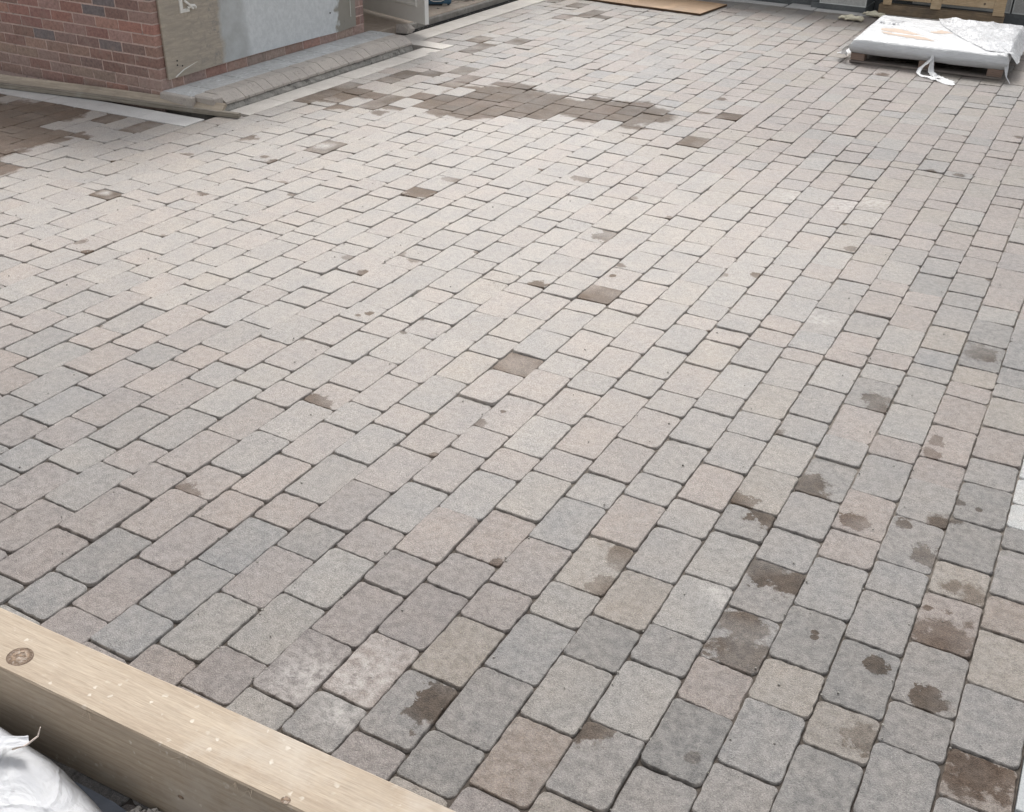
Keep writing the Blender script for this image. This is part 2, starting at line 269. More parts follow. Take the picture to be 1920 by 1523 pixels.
def mat_wood(name, c0, c1, cd, axis=0, scale=1.0, rough=.75, stain=0.0, stain_col=(.3, .28, .25), splat=0.0, bump=.0012):
    s = NT(name); O = s.obj()
    st = [7.0, 7.0, 7.0]; st[axis] = .55
    v = s.scale3(O, *[q*scale for q in st])
    g = s.noise(v, 6, 5, .6, .8); g2 = s.noise(v, 30, 3, .6, .3)
    w = s.n('TexWave', wave_type='BANDS', bands_direction='Z' if axis != 2 else 'X')
    st2 = [2.0, 2.0, 2.0]; st2[axis] = .12
    s.put(w.inputs['Vector'], s.scale3(O, *[q*scale for q in st2]))
    w.inputs['Scale'].default_value = 9; w.inputs['Distortion'].default_value = 7; w.inputs['Detail'].default_value = 3
    w.inputs['Detail Scale'].default_value = 1.2
    c = s.mix(s.map(g, .35, .65), c0, c1)
    c = s.mix(s.math('MULTIPLY', s.map(w.outputs[0], .62, .98), .32), c, cd)
    c = s.mix(s.math('MULTIPLY', s.map(g2, .54, .68), .42), c, cd)
    g3 = s.noise(s.scale3(O, *[q*scale*2.2 for q in st]), 22, 4, .65)
    c = s.mix(1.0, c, s.ramp(g3, [(.3, .86), (.7, 1.10)]), 'MULTIPLY')
    dirt = s.map(s.noise(O, 5, 6, .7), .54, .72)
    c = s.mix(s.math('MULTIPLY', dirt, .28), c, (.24, .21, .18))
    if stain:
        k = s.map(s.noise(O, 3.2, 5, .65), .62-stain*.2, .72-stain*.1)
        c = s.mix(s.math('MULTIPLY', k, .6), c, stain_col)
    if splat:
        k = s.map(s.vor(s.vmath('ADD', O, s.vmath('SCALE', s.noise(O, 60, 3, out=1), .02)), 40), .26, .16)
        k = s.math('MULTIPLY', k, s.map(s.noise(O, 9, 3), .52, .60))
        k2 = s.map(s.noise(O, 70, 4, .7), .66, .70)
        k = s.math('MAXIMUM', k, s.math('MULTIPLY', k2, s.map(s.noise(O, 7, 2), .5, .6)))
        c = s.mix(s.math('MULTIPLY', s.math('MULTIPLY', k, splat), s.map(s.noise(O, 25, 3), .4, .65, .2, .9)), c, (.66, .62, .55))
    s.bump(s.math('ADD', g2, s.math('MULTIPLY', g, .6)), bump, .7)
    return s.set(col=c, rough=rough, spec=.35)

def mat_plain(name, col, rough=.6, var=.08, scale=20, bump=.0006, **kw):
    s = NT(name); P = s.obj(); n = s.noise(P, scale, 5, .6)
    c = s.mix(1.0, col, s.ramp(n, [(.3, 1-var), (.7, 1+var)]), 'MULTIPLY')
    s.bump(n, bump, .6)
    return s.set(col=c, rough=rough, **kw)

def mat_film(name, col, crumple=18, rough=.28, alpha=1.0, bump=.006):
    s = NT(name); P = s.obj()
    n = s.noise(s.scale3(P, 1, 2.2, 3), crumple, 5, .6, 1.2); v = s.vor(P, crumple*.8, 'DISTANCE_TO_EDGE')
    c = s.mix(s.map(n, .4, .7), col, tuple(q*.90 for q in col))
    s.bump(s.math('ADD', n, s.math('MULTIPLY', s.map(v, 0, .15), .35)), bump, .8)
    return s.set(col=c, rough=rough, alpha=alpha, spec=.5)

# ------------------------------------------------------------------ ground and bedding
M_paver = mat_paver()
s = NT('joint_sand'); P = s.pos(); sep = s.n('SeparateXYZ'); s.put(sep.inputs[0], P)
n_ = s.noise(P, 90, 5, .65); dry = s.map(s.math('ADD', sep.outputs[1], s.math('MULTIPLY', s.noise(P, 1.6, 3), 2.4)), 3.2, 4.8)
c = s.mix(dry, (.075, .064, .055), (.19, .17, .148)); c = s.mix(1.0, c, s.ramp(n_, [(.3, .7), (.7, 1.3)]), 'MULTIPLY')
s.bump(n_, .004, .8); M_bed = s.set(col=c, rough=.95, spec=.2)
M_earth = mat_mineral('bare_sub_base', (.20, .185, .17), (.28, .26, .24), 40, .95, .01, .3)
M_slab = mat_mineral('pale_granite_aggregate', (.57, .56, .54), (.47, .46, .445), 240, .8, .0015, .0, big=4)
M_slab2 = mat_mineral('buff_edging_stone', (.56, .53, .49), (.48, .45, .415), 150, .8, .0015, .0, big=5)
M_path = mat_mineral('blue_grey_path_slab', (.36, .375, .38), (.30, .315, .32), 200, .8, .0015)
M_conc = mat_mineral('site_concrete', (.30, .285, .26), (.22, .205, .185), 30, .85, .004, .3, (.13, .12, .11))
M_floor = mat_mineral('dusty_floor_screed', (.42, .36, .30), (.34, .28, .23), 20, .9, .002)

def sheet(name, x0, x1, y0, y1, z, mat):
    return structure(mesh_obj(name, [(x0, y0, z), (x1, y0, z), (x1, y1, z), (x0, y1, z)], [(0, 1, 2, 3)], mat))
sheet('ground', -90, 90, -90, 90, -.12, M_earth)

# ------------------------------------------------------------------ the block paving
def inside(poly, x, y):
    r = False; j = len(poly)-1
    for i in range(len(poly)):
        xi, yi = poly[i]; xj, yj = poly[j]
        if (yi > y) != (yj > y) and x < (xj-xi)*(y-yi)/(yj-yi)+xi: r = not r
        j = i
    return r

STONES = []   # x0, x1, y0, y1
def fill(a, b):
    "split the run a..b into stones of the three sizes"
    L = b - a
    if L < .30: return []
    best = None
    for n3 in range(0, int(L/.245)+2):
        for n2 in range(0, int(L/.165)+2):
            for n1 in (0, 1):
                if n3+n2+n1 == 0: continue
                e = abs(n3*.249+n2*.170+n1*.128-L)/(n3+n2+n1) + n1*.01 + (.006 if n2 > n3 else 0) + random.random()*.004
                if best is None or e < best[0]: best = (e, n3, n2, n1)
    _, n3, n2, n1 = best
    sz = [.249]*n3+[.170]*n2+[.128]*n1; random.shuffle(sz)
    k = L/sum(sz); out = []; y = a
    for q in sz[:-1]: y += q*k; out.append(y)
    return out
for k in range(-47, 2):
    x0, x1 = k*W, (k+1)*W
    xm = (x0+x1)/2
    if xm < -5.25: ya, yb = -1.0, 5.122 + .047*(xm+5.2)
    elif xm < -5.05: ya, yb = -1.0, 5.52
    else: ya, yb = -1.0, 11.72
    ya = -.6 - random.random()*.2
    js = [y for y in JOINTS.get(k, []) if ya+.1 < y < yb-.08]
    runs = [ya]+js+[yb] if js else [ya, yb]
    ys = [runs[0]]
    for a, b in zip(runs, runs[1:]):
        if b - a > 3: # long unseen run: lay it from alternating sizes
            y = a; seq = [.249, .170, .249, .128, .249, .170]; i = random.randrange(6)
            while b - y > .42: y += seq[i % 6]*random.uniform(.985, 1.015); ys.append(y); i += 1
            ys += fill(y, b)
        else: ys += fill(a, b)
        ys.append(b)
    for a, b in zip(ys, ys[1:]):
        if b - a > .05: STONES.append((x0, x1, a, b))
# the far end beside the doorway runs on past the edging return
for k in (-32, -33):
    y = 8.24
    while y < 11.6:
        q = random.choice((.249, .17, .249)); STONES.append((k*W, (k+1)*W, y, min(y+q, 11.72))); y += q

BASE = {'w': (.5, .5, .5), 'g': (.348, .342, .338), 'b': (.342, .350, .358), 'l': (.44, .43, .41), 't': (.42, .375, .32), 'p': (.43, .365, .335),
        'm': (.365, .325, .315), 'd': (.265, .265, .262), 'r': (.345, .275, .225)}
def stone_kind(x, y):
    q = proj(x, y); n = fbm(x, y, 0, .55, 2)
    r = random.random() + n*.5
    if x < -1.0 and y < 3.4 + random.uniform(-.5, .5): w = 'mmpgbmlpg'
    elif x > -1.2 and y < 3.6: w = 'ggbltggpd' if random.random() < .8 else 'bdt'
    elif x > -2.6 and y > 5.2: w = 'pptmlpptg'
    else: w = 'lpglpglbt'
    return random.choice(w)
def near(lst, x0, x1, y0, y1): return [t for t in lst if x0 <= t[0] < x1 and y0 <= t[1] < y1]

def edge_dist(poly, x, y):
    best = 1e9; bp = None
    for i in range(len(poly)):
        a = Vector(poly[i-1]); b = Vector(poly[i]); q = Vector((x, y)); d = b-a
        t = max(0, min(1, (q-a).dot(d)/d.length_squared)); p_ = a+d*t
        if (p_-q).length < best: best = (p_-q).length; bp = p_
    return best, bp

def stone_geo(x0, x1, y0, y1, area):
    "an uneven, tumbled block: outline ring, worn arris ring and flanks"
    g = .0010
    x0 += g+random.uniform(-.0012, .002); x1 -= g+random.uniform(-.0012, .002)
    y0 += g+random.uniform(0, .0022); y1 -= g+random.uniform(0, .0022)
    nr = 3 if area > 1500 else 2
    ns = 7 if area > 5000 else (3 if area > 1800 else (2 if area > 900 else 0))
    rr = [random.uniform(.009, .024) for _ in range(4)]
    wob = .0022
    pts = []
    cor = [(x1, y0, -90), (x1, y1, 0), (x0, y1, 90), (x0, y0, 180)]
    for i, (cx, cy, a0) in enumerate(cor):
        r = rr[i]; ox = cx - r if cx == x1 else cx + r; oy = cy - r if cy == y0*0+y1 else cy + r
        for j in range(nr+1):
            a = R(a0 + 90*j/nr); pts.append([ox+r*math.cos(a), oy+r*math.sin(a)])
        nx = cor[(i+1) % 4]; 
        ex, ey = pts[-1]; r2 = rr[(i+1) % 4]
        if i == 0: tx, ty = x1, y1-r2
        elif i == 1: tx, ty = x0+r2, y1
        elif i == 2: tx, ty = x0, y0+r2
        else: tx, ty = x1-rr[0], y0
        for j in range(1, ns+1):
            t = j/(ns+1); w_ = random.uniform(-wob, wob*.6)
            p_ = [ex+(tx-ex)*t, ey+(ty-ey)*t]
            if i in (0, 2): p_[0] += w_ if i == 0 else -w_
            else: p_[1] += w_ if i == 1 else -w_
            pts.append(p_)
    cx, cy = (x0+x1)/2, (y0+y1)/2
    dz = random.gauss(0, .0014); tx = random.gauss(0, .016); ty = random.gauss(0, .012)
    def H(x, y): return dz + (x-cx)*tx + (y-cy)*ty
    n = len(pts); V = []; 
    for x, y in pts: V.append((x, y, -.045))
    for x, y in pts: V.append((x, y, H(x, y)-.0032+random.uniform(-.001, .001)))
    hx, hy = (x1-x0)/2, (y1-y0)/2
    for x, y in pts:
        b = .0014+random.uniform(0, .0028); u = Vector((cx-x, cy-y)); l = max(u.length, 1e-4)
        fx, fy = 1-b/hx, 1-b/hy
        xx, yy = cx+(x-cx)*fx, cy+(y-cy)*fy
        V.append((xx, yy, H(xx, yy)))
    F = []
    for i in range(n):
        j = (i+1) % n
        F.append((i, j, n+j, n+i)); F.append((n+i, n+j, 2*n+j, 2*n+i))
    F.append(tuple(range(2*n, 3*n)))
    return V, F, n

recs = []
for (x0, x1, y0, y1) in STONES:
    cx, cy = (x0+x1)/2, (y0+y1)/2
    q = [proj(*c) for c in ((x0, y0), (x1, y0), (x1, y1), (x0, y1))]
    area = 0; vis = False
    if all(q):
        area = abs(sum(q[i-1][0]*q[i][1]-q[i][0]*q[i-1][1] for i in range(4)))/2
        mx, my = sum(a for a, _ in q)/4, sum(b for _, b in q)/4
        vis = -30 < mx < 1950 and -30 < my < 1560
        if my > 1148+.458*mx: vis = False        # lies under or behind the timber
    kind = near(TINT, x0, x1, y0, y1)
    kd = kind[0][2] if kind else stone_kind(cx, cy)
    # daylight falloff painted into block tints: bright even middle, darker near, right and far
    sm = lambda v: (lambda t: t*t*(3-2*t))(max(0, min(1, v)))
    lit_mid = sm((cy-1.25+.10*cx+.5*fbm(cx, cy, 0, .8, 2))/2.3) * (.12+.88*sm((.15-cx+.3*fbm(cx, cy, 4, .9, 2))/1.9))
    lit_mid *= 1-.85*sm((cx+3.4)/1.6)*sm((cy-4.9)/2.4) ; lit_mid *= 1-.75*sm((cy-5.8)/2)
    k_ = (.12 if kind else .22) + .45*lit_mid
    tint = hsv_rand(tuple(q*(1-k_)+m_*k_ for q, m_ in zip(BASE[kd], (.406, .390, .368))), .11-.065*lit_mid, .016-.006*lit_mid)
    f_ = (.37+.05*sm((-.6-cx)/1.2)+.37*lit_mid)*(1-.3*lit_mid)
    tint = tuple(q*f_ + .3*lit_mid*m_*.78 for q, m_ in zip(tint, (.410, .392, .368)))
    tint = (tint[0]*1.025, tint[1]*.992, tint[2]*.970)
    if kd == 'w': tint = (.36, .37, .37)
    pd = []
    damp = [(t[0], t[1], t[2]) for t in near(WET, x0, x1, y0, y1)]
    if near(FULL, x0, x1, y0, y1): damp = [(cx, cy, 1.0)]
    pale = [(t[0], t[1], t[2]) for t in near(PALE, x0, x1, y0, y1)]
    best = (-1, None)
    for poly, pr in ((PUDDLE_A, .10), (PUDDLE_B, .05), (PUDDLE_C, .08)):
        d, bp = edge_dist(poly, cx, cy); s_ = d if inside(poly, cx, cy) else -d
        if s_ > -.5 and s_ > best[0]:
            off = random.gauss(0, pr) - (.35 if random.random() < (.12 if poly is not PUDDLE_B else .0) else 0)
            if poly is PUDDLE_B and cx < -3.3: off += random.gauss(.0, .06)
            best = (s_, (poly, off))
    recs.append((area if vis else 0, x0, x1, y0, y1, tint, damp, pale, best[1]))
# faint drips and damp corners scattered over the rest
for i, r in enumerate(recs):
    if not r[6] and r[0] > 0 and random.random() < (.035 if r[1] < -.7 or r[3] > 3.8 else .09):
        cxn = random.choice((r[1]+.01, r[2]-.01)); cyn = random.choice((r[3]+.01, r[4]-.01))
        recs[i] = r[:6] + ([(cxn, cyn, random.uniform(.012, .028) if r[1] < -.7 or r[3] > 3.6 else random.uniform(.03, .08))],) + r[7:]
recs.sort(key=lambda r: -r[0])

pavement = structure(mesh_obj('pavement', [(-7.8, -1.2, -.0085), (.33, -1.2, -.0085), (.33, 5.1, -.0085), (.33, 11.74, -.0085), (-5.4, 11.74, -.0085), (-5.4, 8.2, -.0085),
                     (-5.04, 8.2, -.0085), (-5.04, 5.5, -.0085), (-5.25, 5.1, -.0085), (-7.8, 5.0, -.0085)], [tuple(range(10))], M_bed))
def set_attrs(me, n_rim, tints, da, db, pl, rim, pdl):
    a = me.attributes.new('pool', 'FLOAT', 'POINT'); a.data.foreach_set('value', pdl)
    a = me.attributes.new('tint', 'FLOAT_COLOR', 'POINT'); a.data.foreach_set('color', tints)
    for nm, dat in (('damp_a', da), ('damp_b', db), ('pale', pl)):
        a = me.attributes.new(nm, 'FLOAT_VECTOR', 'POINT'); a.data.foreach_set('vector', dat)
    a = me.attributes.new('rim', 'FLOAT', 'POINT'); a.data.foreach_set('value', rim)
def attrs_for(r, nv, n, VV):
    z = (0.0, 0.0, 0.0)
    d = r[6]; A = d[0] if d else z; B = d[1] if len(d) > 1 else z; C = r[7][0] if r[7] else z
    rim = [0.0]*n + [1.0]*n + [.35]*n + [0.0]*(nv-3*n)
    if r[8] is None: pl_ = [-1.0]*nv
    else:
        poly, off = r[8]; pl_ = []
        for x, y, z_ in VV:
            d, bp = edge_dist(poly, x, y); pl_.append((d if inside(poly, x, y) else -d)+off)
    return list((*r[5], 1.0))*nv, list(A)*nv, list(B)*nv, list(C)*nv, rim, pl_
big_V, big_F = [], []; T, DA, DB, PL, RM, PQ = [], [], [], [], [], []
for i, r in enumerate(recs):
    V, F, n = stone_geo(r[1], r[2], r[3], r[4], r[0])
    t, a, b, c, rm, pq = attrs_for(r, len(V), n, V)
    if i < 300:
        o = mesh_obj('paver', V, F, M_paver, pavement, True)
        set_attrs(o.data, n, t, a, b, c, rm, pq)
        ox, oy = (r[1]+r[2])/2, (r[3]+r[4])/2
        o.data.transform(Matrix.Translation((-ox, -oy, 0))); o.location = (ox, oy, 0)
    else:
        off = len(big_V); big_V += V; big_F += [tuple(q+off for q in f) for f in F]
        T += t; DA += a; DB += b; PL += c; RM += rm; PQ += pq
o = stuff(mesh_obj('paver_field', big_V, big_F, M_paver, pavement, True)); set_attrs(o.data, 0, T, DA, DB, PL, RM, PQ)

# ------------------------------------------------------------------ edging slabs
def slab_row(parent, x0, y0, x1, y1, width, step, mat, z=.002, side=1, name='edging_slab', th=.05, bev=.002):
    L = math.hypot(x1-x0, y1-y0); ux, uy = (x1-x0)/L, (y1-y0)/L; vx, vy = -uy*side, ux*side
    n = max(1, round(L/step)); g = .002
    for i in range(n):
        a, b = L*i/n+g, L*(i+1)/n-g
        zz = z + random.uniform(-.001, .001)
        bm = bmesh.new()
        m = Matrix(((ux, vx, 0, x0), (uy, vy, 0, y0), (0, 0, 1, 0), (0, 0, 0, 1)))
        add_box(bm, a, b, g, width-g, zz-th, zz, bev, .0, 1, m)
        bmesh.ops.recalc_face_normals(bm, faces=bm.faces)
        bm_obj(name, bm, mat, parent)
edging = structure(mesh_obj('path_edging', [(-7.8, 5.0, -.05), (-5.0, 5.05, -.05), (-5.0, 8.3, -.05), (-5.4, 8.3, -.05), (-5.4, 10.8, -.05), (-5.66, 10.8, -.05), (-5.66, 8.0, -.05), (-5.25, 8.0, -.05), (-5.25, 5.42, -.05), (-7.8, 5.42, -.05)], [tuple(range(10))], M_bed))
slab_row(edging, -7.8, 5.0, -5.222, 5.125, .20, .42, M_slab, side=1)
slab_row(edging, -5.232, 5.56, -5.21, 8.00, .19, .40, M_slab2, side=-1)
slab_row(edging, -5.62, 8.06, -5.035, 8.03, .19, .30, M_slab2, side=1)
slab_row(edging, -5.62, 8.24, -5.62, 11.7, .236, .45, M_slab2, side=-1)
yard = structure(mesh_obj('side_path', [(.334, -1.2, -.05), (2.4, -1.2, -.05), (2.4, 11.7, -.05), (.334, 11.7, -.05)], [(0, 1, 2, 3)], M_bed))
slab_row(yard, .33, -1.0, .33, 11.7, .45, .60, M_path, side=-1, z=.004)
slab_row(yard, .785, -1.0, .785, 11.7, .45, .60, M_path, side=-1, z=.004)
slab_row(yard, 1.24, -1.0, 1.24, 11.7, .45, .60, M_path, side=-1, z=.004)
rear = structure(mesh_obj('rear_edging', [(-5.7, 11.73, -.05), (.33, 11.73, -.05), (.33, 12.2, -.05), (-5.7, 12.2, -.05)], [(0, 1, 2, 3)], M_bed))
slab_row(rear, -5.66, 11.93, -3.12, 11.89, .16, .42, M_slab, side=-1, z=.004)
slab_row(rear, -3.10, 11.70, -2.80, 11.70, .28, .30, M_slab, side=1, z=.004)
slab_row(rear, -2.79, 11.69, .33, 11.69, .145, .42, M_slab, side=1, z=.004)

# ------------------------------------------------------------------ house with brick corner
M_brick = mat_brick()
M_mortar = mat_mineral('pinkish_mortar', (.62, .46, .41), (.52, .41, .37), 60, .9, .004, .3, (.25, .2, .18))
WX, WY0, WY1 = -5.72, 5.44, 7.85
house = thing('brick_house', 'red brick house corner at the left edge of the paving, boarded on one side', 'house', (WX, WY0, 0))
bm = bmesh.new()
core = [(WX-.003, WY0+.003), (WX-.003, WY1-.003), (WX-.30, WY1-.012), (WX-.30, WY0+.40), (-9.0, WY0+.40), (-9.0, WY0+.003)]
H_ = 1.72
lo = [bm.verts.new((x-WX, y-WY0, -.05)) for x, y in core]; hi = [bm.verts.new((x-WX, y-WY0, H_)) for x, y in core]
for i in range(len(core)):
    j = (i+1) % len(core); bm.faces.new((lo[j], lo[i], hi[i], hi[j]))
bm.faces.new(hi); bmesh.ops.recalc_face_normals(bm, faces=bm.faces)
wall = bm_obj('wall', bm, M_mortar, house)
BR = [(.37, .205, .175), (.34, .19, .16), (.38, .235, .20), (.32, .215, .185), (.29, .185, .16), (.215, .18, .175), (.38, .285, .24), (.36, .255, .22)]
def brick(x0, x1, y0, y1, z0, z1, row, parent, acc=None):
    if row in (0, 1): c = random.choice((BR[6], BR[7], BR[2], BR[7]))
    elif row in (2, 3): c = random.choice((BR[3], BR[4], BR[6], BR[7], BR[3]))
    elif row in (4,): c = random.choice((BR[3], BR[5], BR[4], BR[3]))
    elif row in (5, 6): c = random.choice((BR[0], BR[1], BR[2], BR[0]))
    else: c = random.choice(BR[:6])
    c = hsv_rand(c, .12, .05)
    bm = bmesh.new(); add_box(bm, x0, x1, y0, y1, z0, z1, .002, .0015)
    if acc is None:
        o = bm_obj('brick', bm, M_brick, parent)
        a = o.data.attributes.new('tint', 'FLOAT_COLOR', 'POINT'); a.data.foreach_set('color', list((*c, 1.0))*len(o.data.vertices))
        o.location = (x0, y0, z0); o.data.transform(Matrix.Translation((-x0, -y0, -z0)))
    else:
        off = len(acc[0]); acc[0].extend([tuple(v.co) for v in bm.verts]); bm.verts.index_update()
        acc[1].extend([tuple(v.index+off for v in f.verts) for f in bm.faces]); acc[2].extend([*c, 1.0]*len(bm.verts)); bm.free()
acc = ([], [], [])
BL, BH = .2250, .075
for row in range(0, 22):
    z0 = .025+row*BH-.0; z1 = z0+.065; off = 0 if row % 2 else .1125
    individual = row < 12
    # face towards the camera (runs to the left)
    x = .0; first = True
    while x > -3.2:
        L = BL if not (first and off) else .1125
        xa, xb = x-L+.01, x
        if first: xb = 0.0
        brick(xa, xb, 0, .10, z0, z1, row, wall, None if individual and x > -2.0 else acc)
        x -= L; first = False
    # face towards the paving
    y = .112 if off else .0; y = (.112 if not off else .0)+.0
    yy = .1025+.010 if True else 0
    y = yy + (0 if off else .1125)
    if not off: brick(-.10, 0, yy, yy+.1025, z0, z1, row, wall, None if row < 3 else acc)
    while y < WY1-WY0-.02:
        ye = min(y+BL-.01, WY1-WY0)
        vis = row < 3 or y > 2.1 and row < 6 or y < .2 and row < 12
        brick(-.10, 0, y, ye, z0, z1, row, wall, None if vis else acc); y += BL
bw = stuff(mesh_obj('brickwork', acc[0], acc[1], M_brick, wall))
a = bw.data.attributes.new('tint', 'FLOAT_COLOR', 'POINT'); a.data.foreach_set('color', acc[2])
M_render = mat_mineral('off_white_render', (.62, .60, .56), (.54, .52, .48), 30, .9, .002)
bm = bmesh.new()
add_box(bm, -3.4, -.32, WY1-WY0+.0, WY1-WY0+.10, .075, 1.7)
add_box(bm, -3.4, -3.3, WY1-WY0+.11, 6.2, .075, 1.7)
bm_obj('inner_wall', bm, M_render, house)
box('sun_blocking_roof', -3.45, -.45, WY1-WY0-.1, 6.3, 1.701, 1.78, M_render, house)  # slab added out of view to stop sun leaking under the door
box('floor', -3.4, .0, WY1-WY0-.0, 6.26, -.05, .070, M_floor, house, .006)
box('threshold_upstand', .001, .035, WY1-WY0+.55, 6.26, -.05, .062, M_conc, house, .008, .002)

# board covering the opening in the side wall
s = NT('weathered_sheet'); O = s.obj(); sep = s.n('SeparateXYZ'); s.put(sep.inputs[0], O)
y = sep.outputs[1]; edge = s.noise(O, 5, 5, .65); yy = s.math('ADD', y, s.math('MULTIPLY', s.math('SUBTRACT', edge, .5), .16))
g = s.noise(s.scale3(O, 8, 1.2, 9), 5, 6, .65, .6); f = s.noise(O, 26, 6, .7)
wood_c = s.mix(s.map(g, .35, .65), (.46, .40, .33), (.33, .30, .255))
wood_c = s.mix(s.map(f, .50, .64), wood_c, s.mix(s.map(y, .12, .5), (.37, .33, .27), (.28, .265, .24)))
gy = s.mix(s.map(s.noise(O, 9, 5, .65), .35, .65), (.42, .435, .435), (.50, .525, .53))
gy = s.mix(s.math('MULTIPLY', s.map(f, .55, .68), .5), gy, (.48, .49, .49))
gy2 = s.mix(s.map(f, .42, .60), (.58, .61, .625), (.66, .69, .705))
c = s.mix(s.map(yy, .54, .60), wood_c, gy); c = s.mix(s.map(yy, .80, .88), c, gy2)
c = s.mix(s.map(s.math('ADD', y, s.math('MULTIPLY', s.math('SUBTRACT', s.noise(O, 7, 3), .5), .5)), 1.93, 1.98), c, (.30, .285, .25))
c = s.mix(s.math('MULTIPLY', s.map(s.noise(s.scale3(O, 1, 1, .5), 10, 6, .7), .60, .66), s.map(y, 1.85, 2.0)), c, (.12, .115, .10))
s.bump(s.math('ADD', f, g), .004, .7); M_sheet = s.set(col=c, rough=.8, spec=.3)
panel = thing('weathered_board', 'large grey and bare-wood sheet fixed over the side of the brick wall above the step', 'board', (WX+.004, 5.50, .165))
bm = bmesh.new(); ny = 22; L_ = 2.215; Hh = 1.25; grid = []
for j in range(ny+1):
    yv = L_*j/ny; wave = .010*math.sin(yv*2.1+.4)+.006*math.sin(yv*6)
    bot = .012*math.sin(yv*1.7) - (.0 if j else 0) + (.018*max(0, (yv-2.0))/.2)
    grid.append([(wave*.5, yv, bot), (wave*.5+.014, yv, bot), (wave*.3+.016, yv, Hh), (wave*.3, yv, Hh)])
gv = [[bm.verts.new(c_) for c_ in row] for row in grid]
for j in range(ny):
    for k_ in range(4):
        k2 = (k_+1) % 4; bm.faces.new((gv[j][k_], gv[j][k2], gv[j+1][k2], gv[j+1][k_]))
bm.faces.new(gv[0][::-1]); bm.faces.new(gv[-1]); bmesh.ops.recalc_face_normals(bm, faces=bm.faces)
bm_obj('sheet', bm, M_sheet, panel)
M_white = mat_plain('chipped_white_paint', (.72, .71, .67), .5, .12, 60, .001)
M_black = mat_plain('dark_hole', (.02, .02, .02), .9)
bm = bmesh.new()
add_box(bm, .016, .030, .185, .215, .42, .60, .003); add_box(bm, .016, .030, .215, .275, .42, .445, .003)
add_tube(bm, [(.03, .255, .445), (.035, .285, .46), (.035, .315, .455), (.03, .33, .44)], .011, 8)
add_tube(bm, [(.03, .23, .50), (.045, .255, .475), (.035, .30, .437)], .008, 8)
bm_obj('latch', bm, M_white, panel)
for (yv, zv) in ((.095, .085), (.098, .115), (.142, .072), (1.86, .17)):
    bm = bmesh.new(); bmesh.ops.create_cone(bm, cap_ends=True, segments=10, radius1=.006, radius2=.006, depth=.004)
    bmesh.ops.transform(bm, matrix=Matrix.Translation((.0185, yv, zv)) @ Matrix.Rotation(R(90), 4, 'Y'), verts=bm.verts); bm_obj('nail_hole', bm, M_black, panel)
bm = bmesh.new(); add_tube(bm, [(.030, .055, .012), (.022, .15, .045), (.021, .29, .075)], [.004, .004, .001], 6); bm_obj('splinter', bm, M_white, panel)
bm = bmesh.new(); add_tube(bm, [(.022, 1.93, .42), (.026, 1.99, .385), (.026, 2.06, .39), (.024, 2.13, .40), (.024, 2.19, .36)], .0035, 6)
add_tube(bm, [(.024, 2.13, .40), (.024, 2.13, .10)], .0025, 6); bm_obj('cord', bm, M_white, panel)

# ------------------------------------------------------------------ paved step round the house
M_kerb = mat_mineral('grey_brown_kerb_block', (.46, .42, .38), (.40, .365, .335), 120, .85, .0015, .2, (.24, .22, .2), 5)
M_step = mat_mineral('pale_step_slab', (.55, .56, .56), (.47, .475, .47), 45, .85, .003, .45, (.66, .68, .69), 6)
step = thing('paved_step', 'low step with pale slabs and a sloped kerb running beside the boarded wall', 'step', (WX, WY0, 0))
box('fill', .002, .375, .02, 2.44, -.05, .055, M_conc, step)
yy = .0; i = 0
while yy < 2.44:
    L = random.choice((.22, .30, .36)); L = min(L, 2.50-yy)
    splitx = random.choice((.13, .16, None))
    cuts = [(.003, splitx-.002), (splitx+.002, .268)] if splitx else [(.003, .268)]
    for xa, xb in cuts: box('step_slab', xa, xb, yy+.003, yy+L-.003, .056, .100+random.uniform(-.0015, .0015), M_step, step, .004, .001)
    yy += L
prof = [(.272, .035), (.455, .035), (.468, .042), (.466, .056), (.395, .099), (.378, .105), (.275, .105)]
def kerb_block(parent, y0, y1, P=prof, mat=M_kerb, m=None):
    bm = bmesh.new(); dz = random.uniform(-.0015, .0015); dx = random.uniform(-.002, .002)
    b = .003
    rings = []
    for yv, sc in ((y0, .975), (y0+b, 1), (y1-b, 1), (y1, .975)):
        cx = sum(p_[0] for p_ in P)/len(P); cz = sum(p_[1] for p_ in P)/len(P)
        rings.append([bm.verts.new((cx+(x-cx)*sc+dx, yv, cz+(z-cz)*sc+dz)) for x, z in P])
    for q in range(3):
        for k_ in range(len(P)): bm.faces.new((rings[q][k_], rings[q][(k_+1) % len(P)], rings[q+1][(k_+1) % len(P)], rings[q+1][k_]))
    bm.faces.new(rings[0][::-1]); bm.faces.new(rings[-1]); bmesh.ops.recalc_face_normals(bm, faces=bm.faces)
    if m is not None: bmesh.ops.transform(bm, matrix=m, verts=bm.verts)
    return bm_obj('kerb_block', bm, mat, parent)
for i in range(23): kerb_block(step, .13+i*.1015, .13+(i+1)*.1015-.003)
# end faced with one long grey stone
box('end_stone', .0, .30, -.03, .012, .0, .098, M_kerb, step, .006, .002)
box('corner_stone', .272, .45, .02, .128, .035, .103, M_kerb, step, .012, .003)
bm = bmesh.new(); pts = []
n = 60
for i in range(n+1):
    yv = .08+2.37*i/n; r1 = [random.uniform(-.006, .008) for _ in range(3)]
    pts.append([bm.verts.new((.44, yv, .045+r1[0]*.5)), bm.verts.new((.462+r1[0], yv, .032+r1[1]*.6)), bm.verts.new((.482+r1[1], yv, .004+r1[2]*.5)), bm.verts.new((.486+r1[2]*.6, yv, -.03))])
for i in range(n):
    for k_ in range(3): bm.faces.new((pts[i][k_], pts[i][k_+1], pts[i+1][k_+1], pts[i+1][k_]))
M_haunch = mat_mineral('rough_haunch_mortar', (.36, .345, .315), (.26, .25, .23), 70, .95, .008, .5, (.09, .085, .08), 12)
